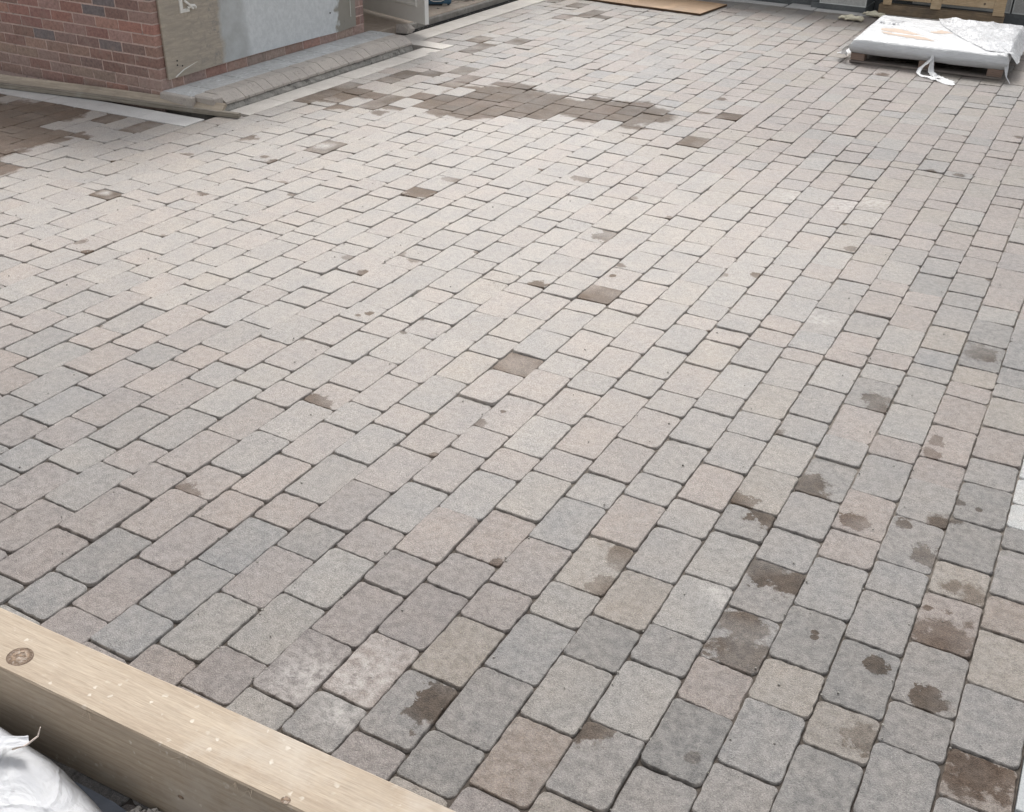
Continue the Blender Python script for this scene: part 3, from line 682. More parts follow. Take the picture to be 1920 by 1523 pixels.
bm_obj('haunch', bm, M_haunch, step)
# open pocket at the far end and the loose block left on the threshold
box('pocket', .20, .50, 2.47, 2.56, -.06, -.035, M_haunch, step, .004, .006)
loose = thing('loose_kerb_block', 'single kerb block lying tilted on the threshold by the open door', 'kerb block', (-5.66, 8.34, .0), R(14))
Pl = [(-.06, 0), (.05, 0), (.055, .035), (.0, .075), (-.06, .075)]
kerb_block(loose, 0, .19, Pl, M_kerb, Matrix.Translation((0, 0, .012)) @ Matrix.Rotation(R(-7), 4, 'X'))['label'] = 'grey kerb block'

# slot drain along the threshold
M_rub = mat_plain('black_drain_plastic', (.022, .022, .024), .5, .2, 40)
drain = thing('slot_drain', 'narrow black drainage channel along the concrete threshold', 'drain', (-5.66, 8.45, 0))
bm = bmesh.new(); add_box(bm, -.020, .016, 0, 3.2, -.04, -.012); bm_obj('channel', bm, M_rub, drain)
bm = bmesh.new(); add_box(bm, -.022, -.017, 0, 3.2, -.012, .006); add_box(bm, .011, .0155, 0, 3.2, -.012, .005); bm_obj('lip', bm, M_rub, drain)
bm = bmesh.new()
for i in range(70):
    yv = random.uniform(.0, 1.9); add_box(bm, -.014+random.uniform(0, .012), -.004+random.uniform(0, .012), yv, yv+random.uniform(.004, .02), -.013, -.002+random.uniform(-.004, .004), .0, .002)
bm_obj('grit', bm, M_haunch, drain)

# ------------------------------------------------------------------ door, toolbox, bits on the floor
M_door = mat_plain('cream_door_paint', (.78, .77, .73), .38, .03, 8, .0003)
M_dedge = mat_plain('white_door_edge', (.82, .82, .80), .35, .02, 8)
ddir = Vector((-5.445-(-6.405), 8.40-8.734)); DL = ddir.length
door = thing('panel_door', 'cream panelled door standing open over the threshold', 'door', (-6.405, 8.734, .10), math.atan2(ddir.y, ddir.x))
bm = bmesh.new(); add_box(bm, 0, DL-.008, 0, .040, 0, 1.98, .0015)
bm_obj('leaf', bm, M_door, door)
box('edge_strip', DL-.0078, DL, -.001, .041, 0, 1.98, M_dedge, door, .001)
def raised(xa, xb, za, zb):
    bm = bmesh.new()
    def ring(i, d): return [bm.verts.new((x, -d, z)) for x, z in ((xa+i, za+i), (xb-i, za+i), (xb-i, zb-i), (xa+i, zb-i))]
    rs = [ring(0, .0005), ring(.006, .009), ring(.020, .009), ring(.032, .0015), ring(.055, .0015), ring(.075, .008)]
    for a_, b_ in zip(rs, rs[1:]):
        for k_ in range(4): bm.faces.new((a_[k_], a_[(k_+1) % 4], b_[(k_+1) % 4], b_[k_]))
    bm.faces.new(rs[-1]); bmesh.ops.recalc_face_normals(bm, faces=bm.faces)
    bm_obj('moulded_panel', bm, M_door, door)
for xa, xb in ((DL-.45, DL-.12), (DL-.90, DL-.57)):
    raised(xa, xb, .135, .78); raised(xa, xb, .92, 1.83)
M_blue = mat_plain('blue_case_plastic', (.030, .085, .14), .42, .1, 12)
M_dark = mat_plain('black_rubber', (.03, .03, .032), .6)
tool = thing('tool_case', 'blue plastic tool case on the floor behind the open door', 'tool case', (-6.0, 9.33, .07), R(38))
box('case', -.22, .22, 0, .16, .012, .30, M_blue, tool, .02, 0, 3)
box('base_trim', -.20, .20, .01, .15, .004, .03, M_dark, tool, .006)
for x in (-.15, .15): box('foot', x-.025, x+.025, -.004, .03, 0, .02, M_conc, tool, .004)
bm = bmesh.new()
def badge(pts_, r): add_tube(bm, [(x, -.005, z) for x, z in pts_], r, 6)
badge([(.0, .11), (.01, .055), (.04, .045), (.11, .045), (.14, .055), (.15, .11)], .0045)
badge([(.03, .11), (.04, .075), (.11, .075), (.12, .11)], .0035)
bm_obj('badge', bm, M_white, tool)
M_rag = mat_plain('dirty_brown_cloth', (.10, .075, .06), .95, .3, 30, .004)
M_rag2 = mat_plain('dusty_cable_sheath', (.24, .21, .18), .9, .3, 30, .002)
bm = bmesh.new(); bmesh.ops.create_icosphere(bm, subdivisions=3, radius=1)
for v in bm.verts:
    k_ = 1+.45*fbm(*v.co, s=2.2); v.co = Vector((v.co.x*.13*k_, v.co.y*.07*k_, max(-.005, v.co.z*.035*k_+.015)))
rag = bm_obj('crumpled_rag', bm, M_rag, None, True); rag.location = (-6.02, 9.95, .072); rag.rotation_euler = (0, 0, .9)
tag(rag, 'dark brown rag lying on the floor beside the blue tool case', 'rag')
bm = bmesh.new(); add_tube(bm, [(0, 0, 0), (.03, .10, .008), (.08, .16, .02), (.10, .27, .004), (.17, .33, .01), (.19, .46, .03), (.165, .55, -.03), (.21, .62, -.05)], .005, 6)
cb = bm_obj('cable', bm, M_rag2, None, True); cb.location = (-5.95, 9.45, .076); tag(cb, 'thin grey cable straggling over the concrete threshold edge', 'cable')
bm = bmesh.new()
for i in range(60):
    x, y = random.uniform(-6.4, -5.78), random.uniform(8.95, 10.7); q = random.uniform(.004, .012)
    add_box(bm, x, x+q*2, y, y+q*2, .071, .071+q, .0, q*.4)
stuff(bm_obj('floor_debris', bm, M_haunch))
bm = bmesh.new(); add_box(bm, -.05, .05, 0, .16, 0, .09, .004, .004)
ob = bm_obj('concrete_offcut', bm, M_conc); ob.location = (-6.22, 9.02, .072); ob.rotation_euler = (0, 0, R(20)); tag(ob, 'rough dark block on the floor just under the door', 'offcut')

# ------------------------------------------------------------------ scaffold boards against the wall
M_board = mat_wood('grey_buff_board', (.50, .43, .34), (.40, .34, .27), (.24, .20, .16), 0, 1.0, .8, .6, (.27, .22, .17))
M_batten = mat_wood('weathered_batten', (.34, .31, .26), (.24, .215, .18), (.12, .10, .08), 0, 1.0, .85, .4, (.4, .38, .34))
def plank(name, label, p0, p1, w, t, tilt, mat, group=None):
    d = Vector(p1)-Vector(p0); L = d.length
    bm = bmesh.new(); n_ = 14
    for_r = []
    for i in range(n_+1):
        x = L*i/n_; b = .006*math.sin(i*.9)
        for_r.append([bm.verts.new(c_) for c_ in ((x, -w/2+b*.3, 0+b*.4), (x, w/2, 0+b*.4), (x, w/2, t+b*.4), (x, -w/2+b*.3, t+b*.4))])
    for i in range(n_):
        for k_ in range(4): bm.faces.new((for_r[i][k_], for_r[i][(k_+1) % 4], for_r[i+1][(k_+1) % 4], for_r[i+1][k_]))
    bm.faces.new(for_r[0][::-1]); bm.faces.new(for_r[-1]); bmesh.ops.recalc_face_normals(bm, faces=bm.faces)
    o = bm_obj(name, bm, mat); o.location = p0
    o.rotation_euler = (Matrix.Rotation(math.atan2(d.y, d.x), 4, 'Z') @ Matrix.Rotation(-math.asin(d.z/L), 4, 'Y') @ Matrix.Rotation(tilt, 4, 'X')).to_euler()
    return tag(o, label, 'board', group)
plank('timber_board', 'long pale board lying tilted against the foot of the brick wall, uppermost of the two', (-8.1, 5.10, .022), (-5.19, 5.475, .030), .092, .022, R(34), M_board, 'boards at the foot of the wall')
plank('timber_batten', 'grey square batten lying under the long pale board with its end sticking out', (-8.1, 4.985, .012), (-5.045, 5.465, .006), .034, .030, 0, M_batten, 'boards at the foot of the wall')

# ------------------------------------------------------------------ plywood sheet
M_ply = mat_wood('orange_brown_plywood', (.36, .245, .15), (.30, .195, .115), (.18, .11, .06), 0, .8, .55, .3, (.50, .33, .2))
M_plye = mat_wood('dark_ply_edge', (.14, .085, .05), (.10, .06, .035), (.05, .03, .02), 0, 1, .7)
ply = thing('plywood_sheet', 'orange-brown plywood sheet lying flat near the top of the paving', 'plywood', (-3.69, 10.745, 0.004), math.atan2(.128, -1.425))
box('face', -0.0, 2.42, -.66, 0, .017, .0185, M_ply, ply)
box('core', 0.0, 2.42, -.66, 0, .0, .0168, M_plye, ply)

# ------------------------------------------------------------------ pallet with the wrapped pack
M_pal = mat_wood('old_pallet_wood', (.32, .235, .19), (.25, .18, .145), (.13, .09, .07), 0, 1.3, .85, .4, (.22, .18, .16))
M_pal2 = mat_wood('greyed_pallet_board', (.26, .225, .20), (.19, .165, .15), (.10, .085, .075), 0, 1.2, .9, .4)
px0, py0, pw, pd = -1.895, 9.53, 1.22, 1.18
pal = thing('flat_pallet', 'low wooden pallet on the paving under the white wrapped pack', 'pallet', (px0, py0, .002), R(1.5))
for k_, x in enumerate((0, .555, pw-.13)):
    for y in (.0, pd/2-.07, pd-.14): box('block', x+.004, x+.118, y+.003, y+.137, .0185, .078, M_pal, pal, .003, .002)
for y in (0.0, pd/2-.06, pd-.12): box('bottom_board', 0, pw-.01, y-.003, y+.117, 0, .017, M_pal2, pal, .002)
for y in (0.0, .24, .49, .74, .98): box('deck_board', 0, pw, y, y+.11, .0785, .094, M_pal2, pal, .002)

s = NT('white_stretch_wrap'); O = s.obj()
st_ = s.noise(s.scale3(O, 1.2, 1.5, 26), 9, 5, .6, .6); cr_ = s.noise(O, 13, 5, .62, 1.8)
s.bump(s.math('ADD', s.math('MULTIPLY', st_, 1.3), cr_), .012, .8)
M_wrap = s.set(col=s.mix(s.map(st_, .4, .7), (.70, .71, .72), (.60, .615, .63)), rough=.25, spec=.5)
s = NT('clear_crumpled_film'); O = s.obj(); n_ = s.noise(O, 11, 5, .58, 1.5); v_ = s.vor(s.vmath('ADD', O, s.noise(O, 6, 3, out=1)), 11, 'DISTANCE_TO_EDGE')
ridge = s.map(v_, 0, .10, 1.0, 0.0)
al = s.math('ADD', s.map(n_, .35, .65, .62, .92), s.math('MULTIPLY', ridge, .4), clamp=True)
s.bump(s.math('ADD', n_, s.math('MULTIPLY', ridge, .6)), .012, .8)
M_clear = s.set(col=(.80, .81, .83), rough=.25, alpha=al, spec=.6)
pack = thing('wrapped_pack', 'flat white pack in stretch wrap lying on the low pallet', 'pack', (px0, py0, .095), R(1.5))
# wrapped body: rounded slab with sagging wrinkles
nx_, ny_ = 84, 76; bm = bmesh.new()
x0, x1, y0, y1, hz = -.012, pw+.012, -.02, pd+.06, .098
def sup(u):
    return u
verts = {}
def surf(i, j):
    u = i/nx_; v = j/ny_
    x = x0+(x1-x0)*u; y = y0+(y1-y0)*v
    ex = min(u, 1-u)*(x1-x0); ey = min(v, 1-v)*(y1-y0); e = min(ex, ey)
    z = hz*(1 - max(0, 1-e/.035)**2.2*.45)
    z += .007*fbm(x, y*.6, 0, 4) + .004*abs(fbm(x*1.0+y*.8, y, 3, 12, 3))
    for (ax, ay, bx, by, hh, ww) in ((.12, .44, .50, .41, .006, .010), (.28, .85, 1.03, .06, .008, .014), (.05, .75, .45, 1.0, .004, .01), (.6, .95, 1.1, .4, .005, .012), (.1, .15, .7, .22, .003, .012), (.5, .1, 1.15, .3, .004, .012)):
        dx, dy = bx-ax, by-ay; t = max(0, min(1, ((x-ax)*dx+(y-ay)*dy)/(dx*dx+dy*dy)))
        z += hh*math.exp(-(((x-ax-t*dx)**2+(y-ay-t*dy)**2)/ww**2))
    if e < .001: z = hz*.50+.004*fbm(x, y, 1, 9)
    return Vector((x, y, z))
top = [[bm.verts.new(surf(i, j)) for i in range(nx_+1)] for j in range(ny_+1)]
for j in range(ny_):
    for i in range(nx_): bm.faces.new((top[j][i], top[j][i+1], top[j+1][i+1], top[j+1][i]))
# flanks
loop = [(0, i) for i in range(nx_)] + [(j, nx_) for j in range(ny_)] + [(ny_, i) for i in range(nx_, 0, -1)] + [(j, 0) for j in range(ny_, 0, -1)]
prev = [top[j][i] for j, i in loop]
for lev, (zz, out_) in enumerate(((.036, .006), (.020, .002), (.004, -.006), (-.010, -.018), (-.012, -.05))):
    ring = []
    for (j, i), pv in zip(loop, prev):
        c0 = top[j][i].co; cx, cy = (x0+x1)/2, (y0+y1)/2
        dx = -1 if i == 0 else (1 if i == nx_ else 0); dy = -1 if j == 0 else (1 if j == ny_ else 0)
        w_ = .004*fbm(c0.x*3, c0.y*3, zz*60, 3)
        sag = -.008*abs(math.sin(c0.x*5.1)) if lev > 2 else 0
        ring.append(bm.verts.new((c0.x+dx*(out_+w_), c0.y+dy*(out_+w_), zz+.003*fbm(c0.x, c0.y, lev, 7)+sag)))
    m_ = len(ring)
    for k_ in range(m_): bm.faces.new((prev[k_], ring[k_], ring[(k_+1) % m_], prev[(k_+1) % m_]))
    prev = ring
bmesh.ops.recalc_face_normals(bm, faces=bm.faces)
bm_obj('wrap', bm, M_wrap, pack, True)
M_card = mat_plain('tan_cardboard', (.50, .40, .325), .8, .06, 30)
def top_patch(name, pts2, z, mat):
    me_v = []; 
    for x, y in pts2:
        me_v.append((x, y, surf((x-x0)/(x1-x0)*nx_, (y-y0)/(y1-y0)*ny_).z + z))
    return mesh_obj(name, me_v, [tuple(range(len(me_v)))], mat, pack)
def torn_patch(pts2):
    bm = bmesh.new(); st_ = .022; xs = [p_[0] for p_ in pts2]; ys = [p_[1] for p_ in pts2]; cache = {}
    def vt(i, j):
        if (i, j) not in cache:
            x, y = i*st_+.006*fbm(i, j, 1, 1), j*st_+.006*fbm(i, j, 5, 1)
            cache[(i, j)] = bm.verts.new((x, y, surf((x-x0)/(x1-x0)*nx_, (y-y0)/(y1-y0)*ny_).z+.0018))
        return cache[(i, j)]
    for i in range(int(min(xs)/st_)-1, int(max(xs)/st_)+1):
        for j in range(int(min(ys)/st_)-1, int(max(ys)/st_)+1):
            if inside(pts2, (i+.5)*st_, (j+.5)*st_): bm.faces.new((vt(i, j), vt(i+1, j), vt(i+1, j+1), vt(i, j+1)))
    return bm_obj('card_patch', bm, M_card, pack, True)
torn_patch([(.19, .35), (.40, .29), (.62, .24), (.54, .36), (.46, .39), (.30, .405), (.16, .41)])
torn_patch([(.15, .455), (.32, .445), (.50, .43), (.36, .58), (.24, .64), (.13, .56)])
torn_patch([(.52, .64), (.62, .60), (.70, .70), (.60, .78)])
M_ink = mat_plain('grey_print', (.30, .31, .34), .6)
for (xa, xb, ya, yb) in ((.12, .26, .99, 1.01), (.15, .24, .93, .945), (.06, .075, .80, .88), (.085, .10, .78, .86), (.17, .20, .80, .84), (.145, .155, .79, .85), (.215, .225, .79, .85)):
    top_patch('printed_mark', [(xa, ya), (xb, ya), (xb, yb), (xa, yb)], .0085, M_ink)
# loose crumpled film heaped over the far right corner
bm = bmesh.new(); a_, b_ = 54, 40; gr = []
for j in range(b_+1):
    row = []
    for i in range(a_+1):
        u, v = i/a_, j/b_
        x = .50+.80*u; y = .10+1.20*v
        x -= .22*(1-v)*0 ; 
        lo = .50+.55*(1-v)**1.4                 # ragged left boundary moves right towards the viewer
        x = lo + (1.30-lo)*u + .02*fbm(v*3, 0, 0, 2)
        e = min(min(u, 1-u)*5, min(v, 1-v)*5, 1)
        z = .104 + e*(.040+.075*fbm(x, y, 0, 3.6, 2)+.060*(.5-abs(fbm(x, y, 5, 5, 3)))) * (0.35+.65*v)
        if x > pw: z -= (x-pw)*1.1
        y += .03*fbm(x*2, 3, 0, 3)
        row.append(bm.verts.new((x, y, max(z, .02))))
    gr.append(row)
for j in range(b_):
    for i in range(a_): bm.faces.new((gr[j][i], gr[j][i+1], gr[j+1][i+1], gr[j+1][i]))
bm_obj('crumpled_film', bm, M_clear, pack, True)
def ribbon(name, pts_, widths, mat, parent, seed=0, n=40, m=6):
    bm = bmesh.new(); P_ = [Vector(p_) for p_ in pts_]; rows = []
    for i in range(n+1):
        t = i/n*(len(P_)-1); k_ = min(int(t), len(P_)-2); f_ = t-k_
        p0 = P_[max(k_-1, 0)]; p1 = P_[k_]; p2 = P_[k_+1]; p3 = P_[min(k_+2, len(P_)-1)]
        c_ = .5*((2*p1)+(p2-p0)*f_+(2*p0-5*p1+4*p2-p3)*f_*f_+(3*p1-p0-3*p2+p3)*f_**3)
        w_ = widths[k_]*(1-f_)+widths[k_+1]*f_; tg = (p2-p1).normalized(); sd = tg.cross(Vector((0, 0, 1)))
        if sd.length < .2: sd = Vector((1, 0, 0))
        sd.normalize(); up_ = sd.cross(tg); row = []
        for q in range(m+1):
            a = (q/m-.5); row.append(bm.verts.new(c_+sd*w_*a*(1+.3*fbm(i*.3, q, seed, 1))+up_*(.35*w_*fbm(i*.25, q*.9, seed+3, 1, 3))))
        rows.append(row)
    for i in range(n):
        for q in range(m): bm.faces.new((rows[i][q], rows[i][q+1], rows[i+1][q+1], rows[i+1][q]))
    return bm_obj(name, bm, mat, parent, True)
M_tail = mat_film('thin_film_tail', (.80, .81, .82), 30, .3, .78, .006)
ribbon('film_tail', [(.66, -.03, .05), (.655, -.05, .01), (.60, -.10, -.05), (.60, -.17, -.083), (.70, -.25, -.088), (.80, -.30, -.085), (.90, -.40, -.088)], [.014, .03, .035, .03, .06, .11, .04], M_tail, pack, 1)
ribbon('film_tail', [(.66, -.03, .05), (.67, -.06, -.01), (.68, -.10, -.06), (.72, -.16, -.086), (.80, -.24, -.085), (.88, -.33, -.088)], [.012, .03, .05, .07, .08, .05], M_tail, pack, 4)
ribbon('film_tail', [(-.01, -.01, .055), (-.04, .01, .02), (-.07, .03, -.03), (-.08, .10, -.05), (-.04, .26, -.03), (-.01, .34, .02)], [.03, .06, .08, .09, .06, .02], M_tail, pack, 8)
ribbon('film_tail', [(1.14, .02, .10), (1.20, .0, .12), (1.24, .05, .115), (1.22, .12, .10), (1.17, .10, .13)], [.02, .03, .04, .03, .02], M_tail, pack, 12, 24)
ribbon('film_tail', [(1.22, .0, .05), (1.235, -.03, .0), (1.25, -.06, -.05), (1.29, -.10, -.09)], [.05, .03, .012, .006], M_tail, pack, 15, 16)

# ------------------------------------------------------------------ pallet standing against the far wall
M_new = mat_wood('fresh_pallet_pine', (.62, .47, .30), (.53, .39, .24), (.34, .23, .13), 0, 1.1, .65, .2, (.7, .56, .38))
M_rough = mat_wood('dirty_sawn_bearer', (.36, .27, .18), (.24, .18, .12), (.10, .075, .05), 0, 1.5, .9, .6, (.12, .10, .08), bump=.004)
M_gap = mat_plain('shaded_gap_board', (.055, .045, .04), .9)
up = thing('standing_pallet', 'new pine pallet standing on its long edge against the far wall behind the wrapped pack', 'pallet', (-2.185, 11.91, .002), R(2))
box('bearer', 0, 1.20, 0, .10, 0, .095, M_rough, up, .006, .004)
box('bearer', 0, 1.20, 0, .10, .46, .55, M_rough, up, .006, .004)
box('bearer', 0, 1.20, 0, .10, .90, .99, M_rough, up, .006, .004)
for x, w_ in ((.035, .085), (.50, .10), (1.09, .105)): box('deck_board', x, x+w_, -.020, -.001, .096 if x < 1 else .09, .99, M_new, up, .002)
for z, h_ in ((.152, .10), (.30, .10), (.58, .12), (.76, .10)):
    for xa, xb in ((.122, .498), (.602, 1.088)): box('slat', xa, xb, -.017, .0, z, z+h_, M_new, up, .002)
bm = bmesh.new(); add_tube(bm, [(1.0, -.0185, .19), (1.0, -.016, .19)], .011, 10); bm_obj('knot', bm, M_rough, up)

# ------------------------------------------------------------------ far wall with grey clad panels
M_clad = mat_mineral('grey_render_panel', (.50, .50, .48), (.46, .46, .445), 90, .8, .001)
M_plinth = mat_mineral('slate_grey_plinth', (.12, .13, .135), (.15, .16, .16), 60, .75, .002)
M_trim = mat_plain('pale_trim', (.62, .64, .62), .4)
far = thing('rear_wall', 'grey clad wall with dark plinth closing the far end of the paving', 'wall', (-2.87, 11.86, 0))
box('plinth', -6.0, -.012, .13, .60, -.05, .14, M_plinth, far)
box('plinth', 0.0, .565, .0, .55, -.05, .055, M_plinth, far, .003)
box('plinth', .57, 5.2, .40, .70, -.05, .075, M_plinth, far)
def clad(xa, xb, y, z0, z1, side=False):
    bm = bmesh.new(); add_box(bm, xa, xb, y, y+.03, z0, z1); bm_obj('clad_panel', bm, M_clad, far)
    bm = bmesh.new(); t = .009
    add_box(bm, xa-.002, xb+.002, y-.006, y-.0005, z0-.001, z0+t); add_box(bm, xa-.002, xb+.002, y-.006, y-.0005, z1-t, z1)
    add_box(bm, xa-.002, xa+t, y-.006, y-.0005, z0+t+.0005, z1-t-.0005); add_box(bm, xb-t, xb+.002, y-.006, y-.0005, z0+t+.0005, z1-t-.0005); bm_obj('panel_trim', bm, M_trim, far)
clad(.088, .562, .002, .056, 1.2)
box('wall', .0, .555, .04, .6, .056, 1.2, M_plinth, far)
box('wall', -6.0, -.012, .15, .6, .141, 1.2, M_plinth, far)
box('wall', .57, 5.2, .45, .7, .076, 1.2, M_plinth, far)
for i in range(4): clad(.95+i*.97, 1.90+i*.97, .41, .076, 1.2)
for i in range(4): clad(-5.7+i*.97, -4.75+i*.97, .115, .16, 1.2)

# ------------------------------------------------------------------ work gloves
M_glove = mat_plain('cream_work_glove', (.66, .62, .48), .9, .12, 60, .003)
def glove(label, loc, rz, spread=1.0):
    t_ = thing('work_glove', label, 'glove', loc, rz, 'cream work gloves by the far edging')
    bm = bmesh.new()
    add_tube(bm, [(-.13, 0, .022), (-.10, 0, .026), (-.06, .003, .018), (-.02, 0, .030), (.035, -.002, .018)], [.048, .040, .040, .048, .034], 12, .55)
    for i, (yy_, L, a) in enumerate(((-.034, .060, -22), (-.012, .075, -6), (.012, .070, 8), (.034, .055, 26))):
        ca, sa = math.cos(R(a*spread)), math.sin(R(a*spread))
        add_tube(bm, [(.005, yy_*.8, .016), (.03+L*.3*ca, yy_+L*.3*sa, .024), (.03+L*.7*ca, yy_+L*.7*sa, .018+.006*(i % 2)), (.03+L*ca, yy_+L*sa, .010)], [.013, .013, .012, .008], 8, .8)
    add_tube(bm, [(-.05, .03, .016), (-.02, .062, .022), (.012, .078, .014)], [.015, .014, .009], 8, .8)
    bm_obj('hand', bm, M_glove, t_, True)
    bm = bmesh.new(); add_tube(bm, [(-.145, 0, .017), (-.128, 0, .018)], [.047, .045], 12, .42); bm_obj('cuff', bm, M_glove, t_, True)
glove('cream work glove lying alone on the paving in front of the pale edging', (-2.36, 11.40, .003), R(172))
glove('cream work glove lying half across the pale edging beside the standing pallet', (-2.20, 11.72, .006), R(150), .6)

# ------------------------------------------------------------------ timber beam in the foreground
M_beam = mat_wood('pale_sawn_beam', (.42, .35, .27), (.36, .295, .225), (.27, .205, .145), 0, .8, .7, .35, (.46, .41, .35), .8, .0015)
beam = thing('timber_beam', 'thick pale sawn timber beam lying across the near corner of the paving', 'beam', (-1.78, 1.022, 0), .036)
bm = bmesh.new(); n_ = 40; rows = []
for i in range(n_+1):
    x = -1.5+3.3*i/n_; w_ = lambda: random.uniform(-.0006, .0006)
    c4 = [(0, .004), (.004, 0), (.143, 0), (.147, .004), (.147, .251), (.143, .255), (.0035, .255), (0, .2515)]
    rows.append([bm.verts.new((x, y+w_(), z+w_())) for y, z in c4])
for i in range(n_):
    for k_ in range(8): bm.faces.new((rows[i][k_], rows[i][(k_+1) % 8], rows[i+1][(k_+1) % 8], rows[i+1][k_]))
bm.faces.new(rows[0][::-1]); bm.faces.new(rows[-1]); bmesh.ops.recalc_face_normals(bm, faces=bm.faces)
bm_obj('timber', bm, M_beam, beam)
s = NT('beam_knot'); O = s.obj(); l_ = s.vmath('LENGTH', s.scale3(O, 1, 1.0, 1)); n_ = s.noise(O, 90, 5, .7)
rg = s.math('SINE', s.math('ADD', s.math('MULTIPLY', l_, 420), s.math('MULTIPLY', s.noise(O, 45, 4, .7), 16)))
c = s.mix(s.map(rg, -1, 1), (.13, .085, .055), (.27, .19, .13)); c = s.mix(s.map(n_, .48, .62), c, (.36, .30, .25)); c = s.mix(s.map(s.math('ADD', l_, s.math('MULTIPLY', n_, .006)), .026, .033), c, (.12, .08, .055))
s.bump(s.math('ADD', n_, s.math('MULTIPLY', rg, .2)), .005, .9); M_knot = s.set(col=c, rough=.8)
def knot(x, y, rx, ry, z=.2553, ring=True):
    vs_ = []; n_ = 22
    for q in range(n_): a = 2*math.pi*q/n_; k_ = 1+.07*fbm(math.cos(a), math.sin(a), x, 2); vs_.append((rx*math.cos(a)*k_, ry*math.sin(a)*k_, .0))
    vs_.append((0, 0, .0022)); o = mesh_obj('knot', vs_, [(q, (q+1) % n_, n_) for q in range(n_)], M_knot, beam, True); o.location = (x, y, z); return o
knot(-.012, .047, .033, .029); knot(.785, .008, .011, .009)
o = knot(.49, 0, .009, .006); o.rotation_euler = (R(90), 0, 0); o.location = (.49, -.0006, .105)
bm = bmesh.new(); 
for (xx, ll) in ((.52, .03), (.66, .022), (.70, .03), (.25, .015)):
    for q in range(5): add_tube(bm, [(xx+random.uniform(-.01, .01), .001, .250), (xx+random.uniform(-.02, .02), -.008-random.random()*.008, .250-ll*random.random())], [.0006, .0002], 4)
bm_obj('splinters', bm, M_beam, beam)

# ------------------------------------------------------------------ rubble bag, plastic sheet, mortar crumbs
s = NT('woven_white_sack'); O = s.obj(); 
wv = s.n('TexWave', bands_direction='X'); s.put(wv.inputs['Vector'], O); wv.inputs['Scale'].default_value = 180
wv2 = s.n('TexWave', bands_direction='Y'); s.put(wv2.inputs['Vector'], O); wv2.inputs['Scale'].default_value = 180
fo = s.noise(O, 9, 4, .5, 1.0); vo = s.vor(s.vmath('ADD', O, s.vmath('SCALE', s.noise(O, 7, 3, out=1), .10)), 7.5, 'DISTANCE_TO_EDGE')
cr = s.map(vo, 0, .07, 1, 0)
s.bump(s.math('ADD', s.math('MULTIPLY', s.math('ADD', wv.outputs[0], wv2.outputs[0]), .015), s.math('ADD', s.math('MULTIPLY', fo, 1.6), s.math('MULTIPLY', cr, .25))), .02, .7)
M_sack = s.set(col=s.mix(s.map(fo, .4, .7), (.56, .57, .59), (.46, .47, .50)), rough=.5, spec=.4)
bag = thing('rubble_sack', 'white woven sack slumped in the bottom left corner below the timber beam', 'sack', (-1.74, .62, 0))
bm = bmesh.new(); a_, b_ = 90, 46; rows = []
for j in range(b_+1):
    ph = math.pi/2*j/b_; row = []
    for i in range(a_):
        th = 2*math.pi*i/a_; c_, s_ = math.cos(th), math.sin(th)
        ex = .55
        ux = math.copysign(abs(c_)**.75, c_); uy = math.copysign(abs(s_)**.75, s_)
        rr_ = math.cos(ph)**ex
        x = .57*ux*rr_; y = .36*uy*rr_; z = .195*math.sin(ph)**.8
        # slopes down to the right, pinched neck at the far left
        z *= 1 - .42*max(0, min(1, (x+.02)/.5)) ; 
        z += .045*math.exp(-((x+.02)**2+(y-.20)**2)/.016)
        f1 = .030*fbm(x, y, z, 3.2, 2); f2 = .030*(.5-abs(fbm(x*1.5+y*.6, y*.6, z+3, 4.2, 2)))
        k_ = 1+(f1+f2)*1.6
        row.append(bm.verts.new((x*k_, y*k_, max(z*(1+f1*3)+f2*min(1, z*12), -.01))))
    rows.append(row)
for j in range(b_):
    for i in range(a_): bm.faces.new((rows[j][i], rows[j][(i+1) % a_], rows[j+1][(i+1) % a_], rows[j+1][i]))
bmesh.ops.remove_doubles(bm, verts=bm.verts, dist=.0005); bmesh.ops.recalc_face_normals(bm, faces=bm.faces)
bm_obj('body', bm, M_sack, bag, True)
M_thread = mat_plain('frayed_thread', (.72, .62, .55), .9)
bm = bmesh.new(); add_tube(bm, [(.10, .285, .19), (.13, .30, .205), (.15, .32, .225), (.152, .33, .245)], [.0022, .002, .002, .001], 6); bm_obj('thread', bm, M_thread, bag)
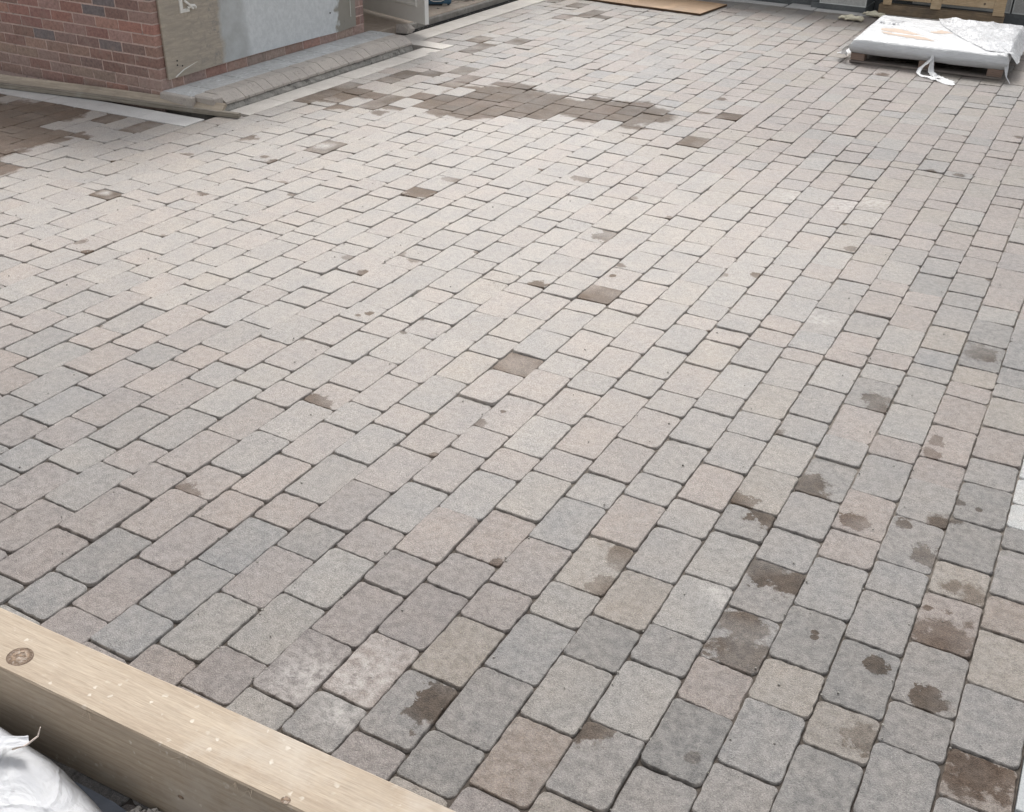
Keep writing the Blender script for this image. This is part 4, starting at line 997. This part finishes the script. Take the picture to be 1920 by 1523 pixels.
ribbon('hem', [(-.02, -.30, .12), (.0, -.12, .19), (.02, .05, .222), (.06, .22, .232), (.12, .315, .20)], [.055, .05, .045, .04, .03], M_sack, bag, 21, 30, 6)
M_tarp = mat_plain('blue_grey_polythene', (.13, .15, .185), .35, .2, 14, .006)
nx_, ny_ = 50, 26; bm = bmesh.new(); g_ = []
for j in range(ny_+1):
    g_.append([bm.verts.new((-3.1+3.4*i/nx_, -.5+1.50*j/ny_+.02*fbm(i*.3, j*.3, 0, 1), .022+.014*max(-.5, fbm(i*.35, j*.35, 2, 1, 3)))) for i in range(nx_+1)])
for j in range(ny_):
    for i in range(nx_): bm.faces.new((g_[j][i], g_[j][i+1], g_[j+1][i+1], g_[j+1][i]))
tp = bm_obj('plastic_sheet', bm, M_tarp, None, True); tag(tp, 'blue-grey polythene sheet on the ground below the beam and the white sack', 'plastic sheet')
bm = bmesh.new()
for i in range(90):
    x, y = random.gauss(-1.385, .022), random.gauss(.985, .018); q = random.uniform(.002, .006)
    add_box(bm, x, x+q*1.6, y, y+q*1.5, .020, .022+q*1.3, 0, q*.4)
stuff(bm_obj('mortar_crumbs', bm, M_slab2))

# ------------------------------------------------------------------ grit on the paving
bm = bmesh.new()
for i in range(900):
    x, y = random.uniform(-5, .3), random.triangular(1.2, 8, 1.6); q = random.uniform(.0008, .0034)
    if random.random() < .6: x = round(x/W)*W+random.gauss(0, .006)
    add_box(bm, x, x+q*1.5, y, y+q*1.4, .000, .001+q, 0, q*.3)
stuff(bm_obj('grit', bm, M_haunch))

# ------------------------------------------------------------------ unseen wall added behind the camera to shape the light
M_wall2 = mat_mineral('bounce_wall_render', (.56, .54, .50), (.48, .46, .43), 40, .9, .004)  # pale tone picked to bounce light onto the near objects
back = thing('rear_light_blocker', 'unseen cream wall added behind the viewpoint to shade and bounce light', 'house', (-1, -1.6, 0))
box('wall', -6.5, 4.5, -2.4, -2.1, -.1, 3.6, M_wall2, back)
box('blocker_eave', -6.7, 4.7, -2.45, -1.8, 3.601, 3.7, M_wall2, back)
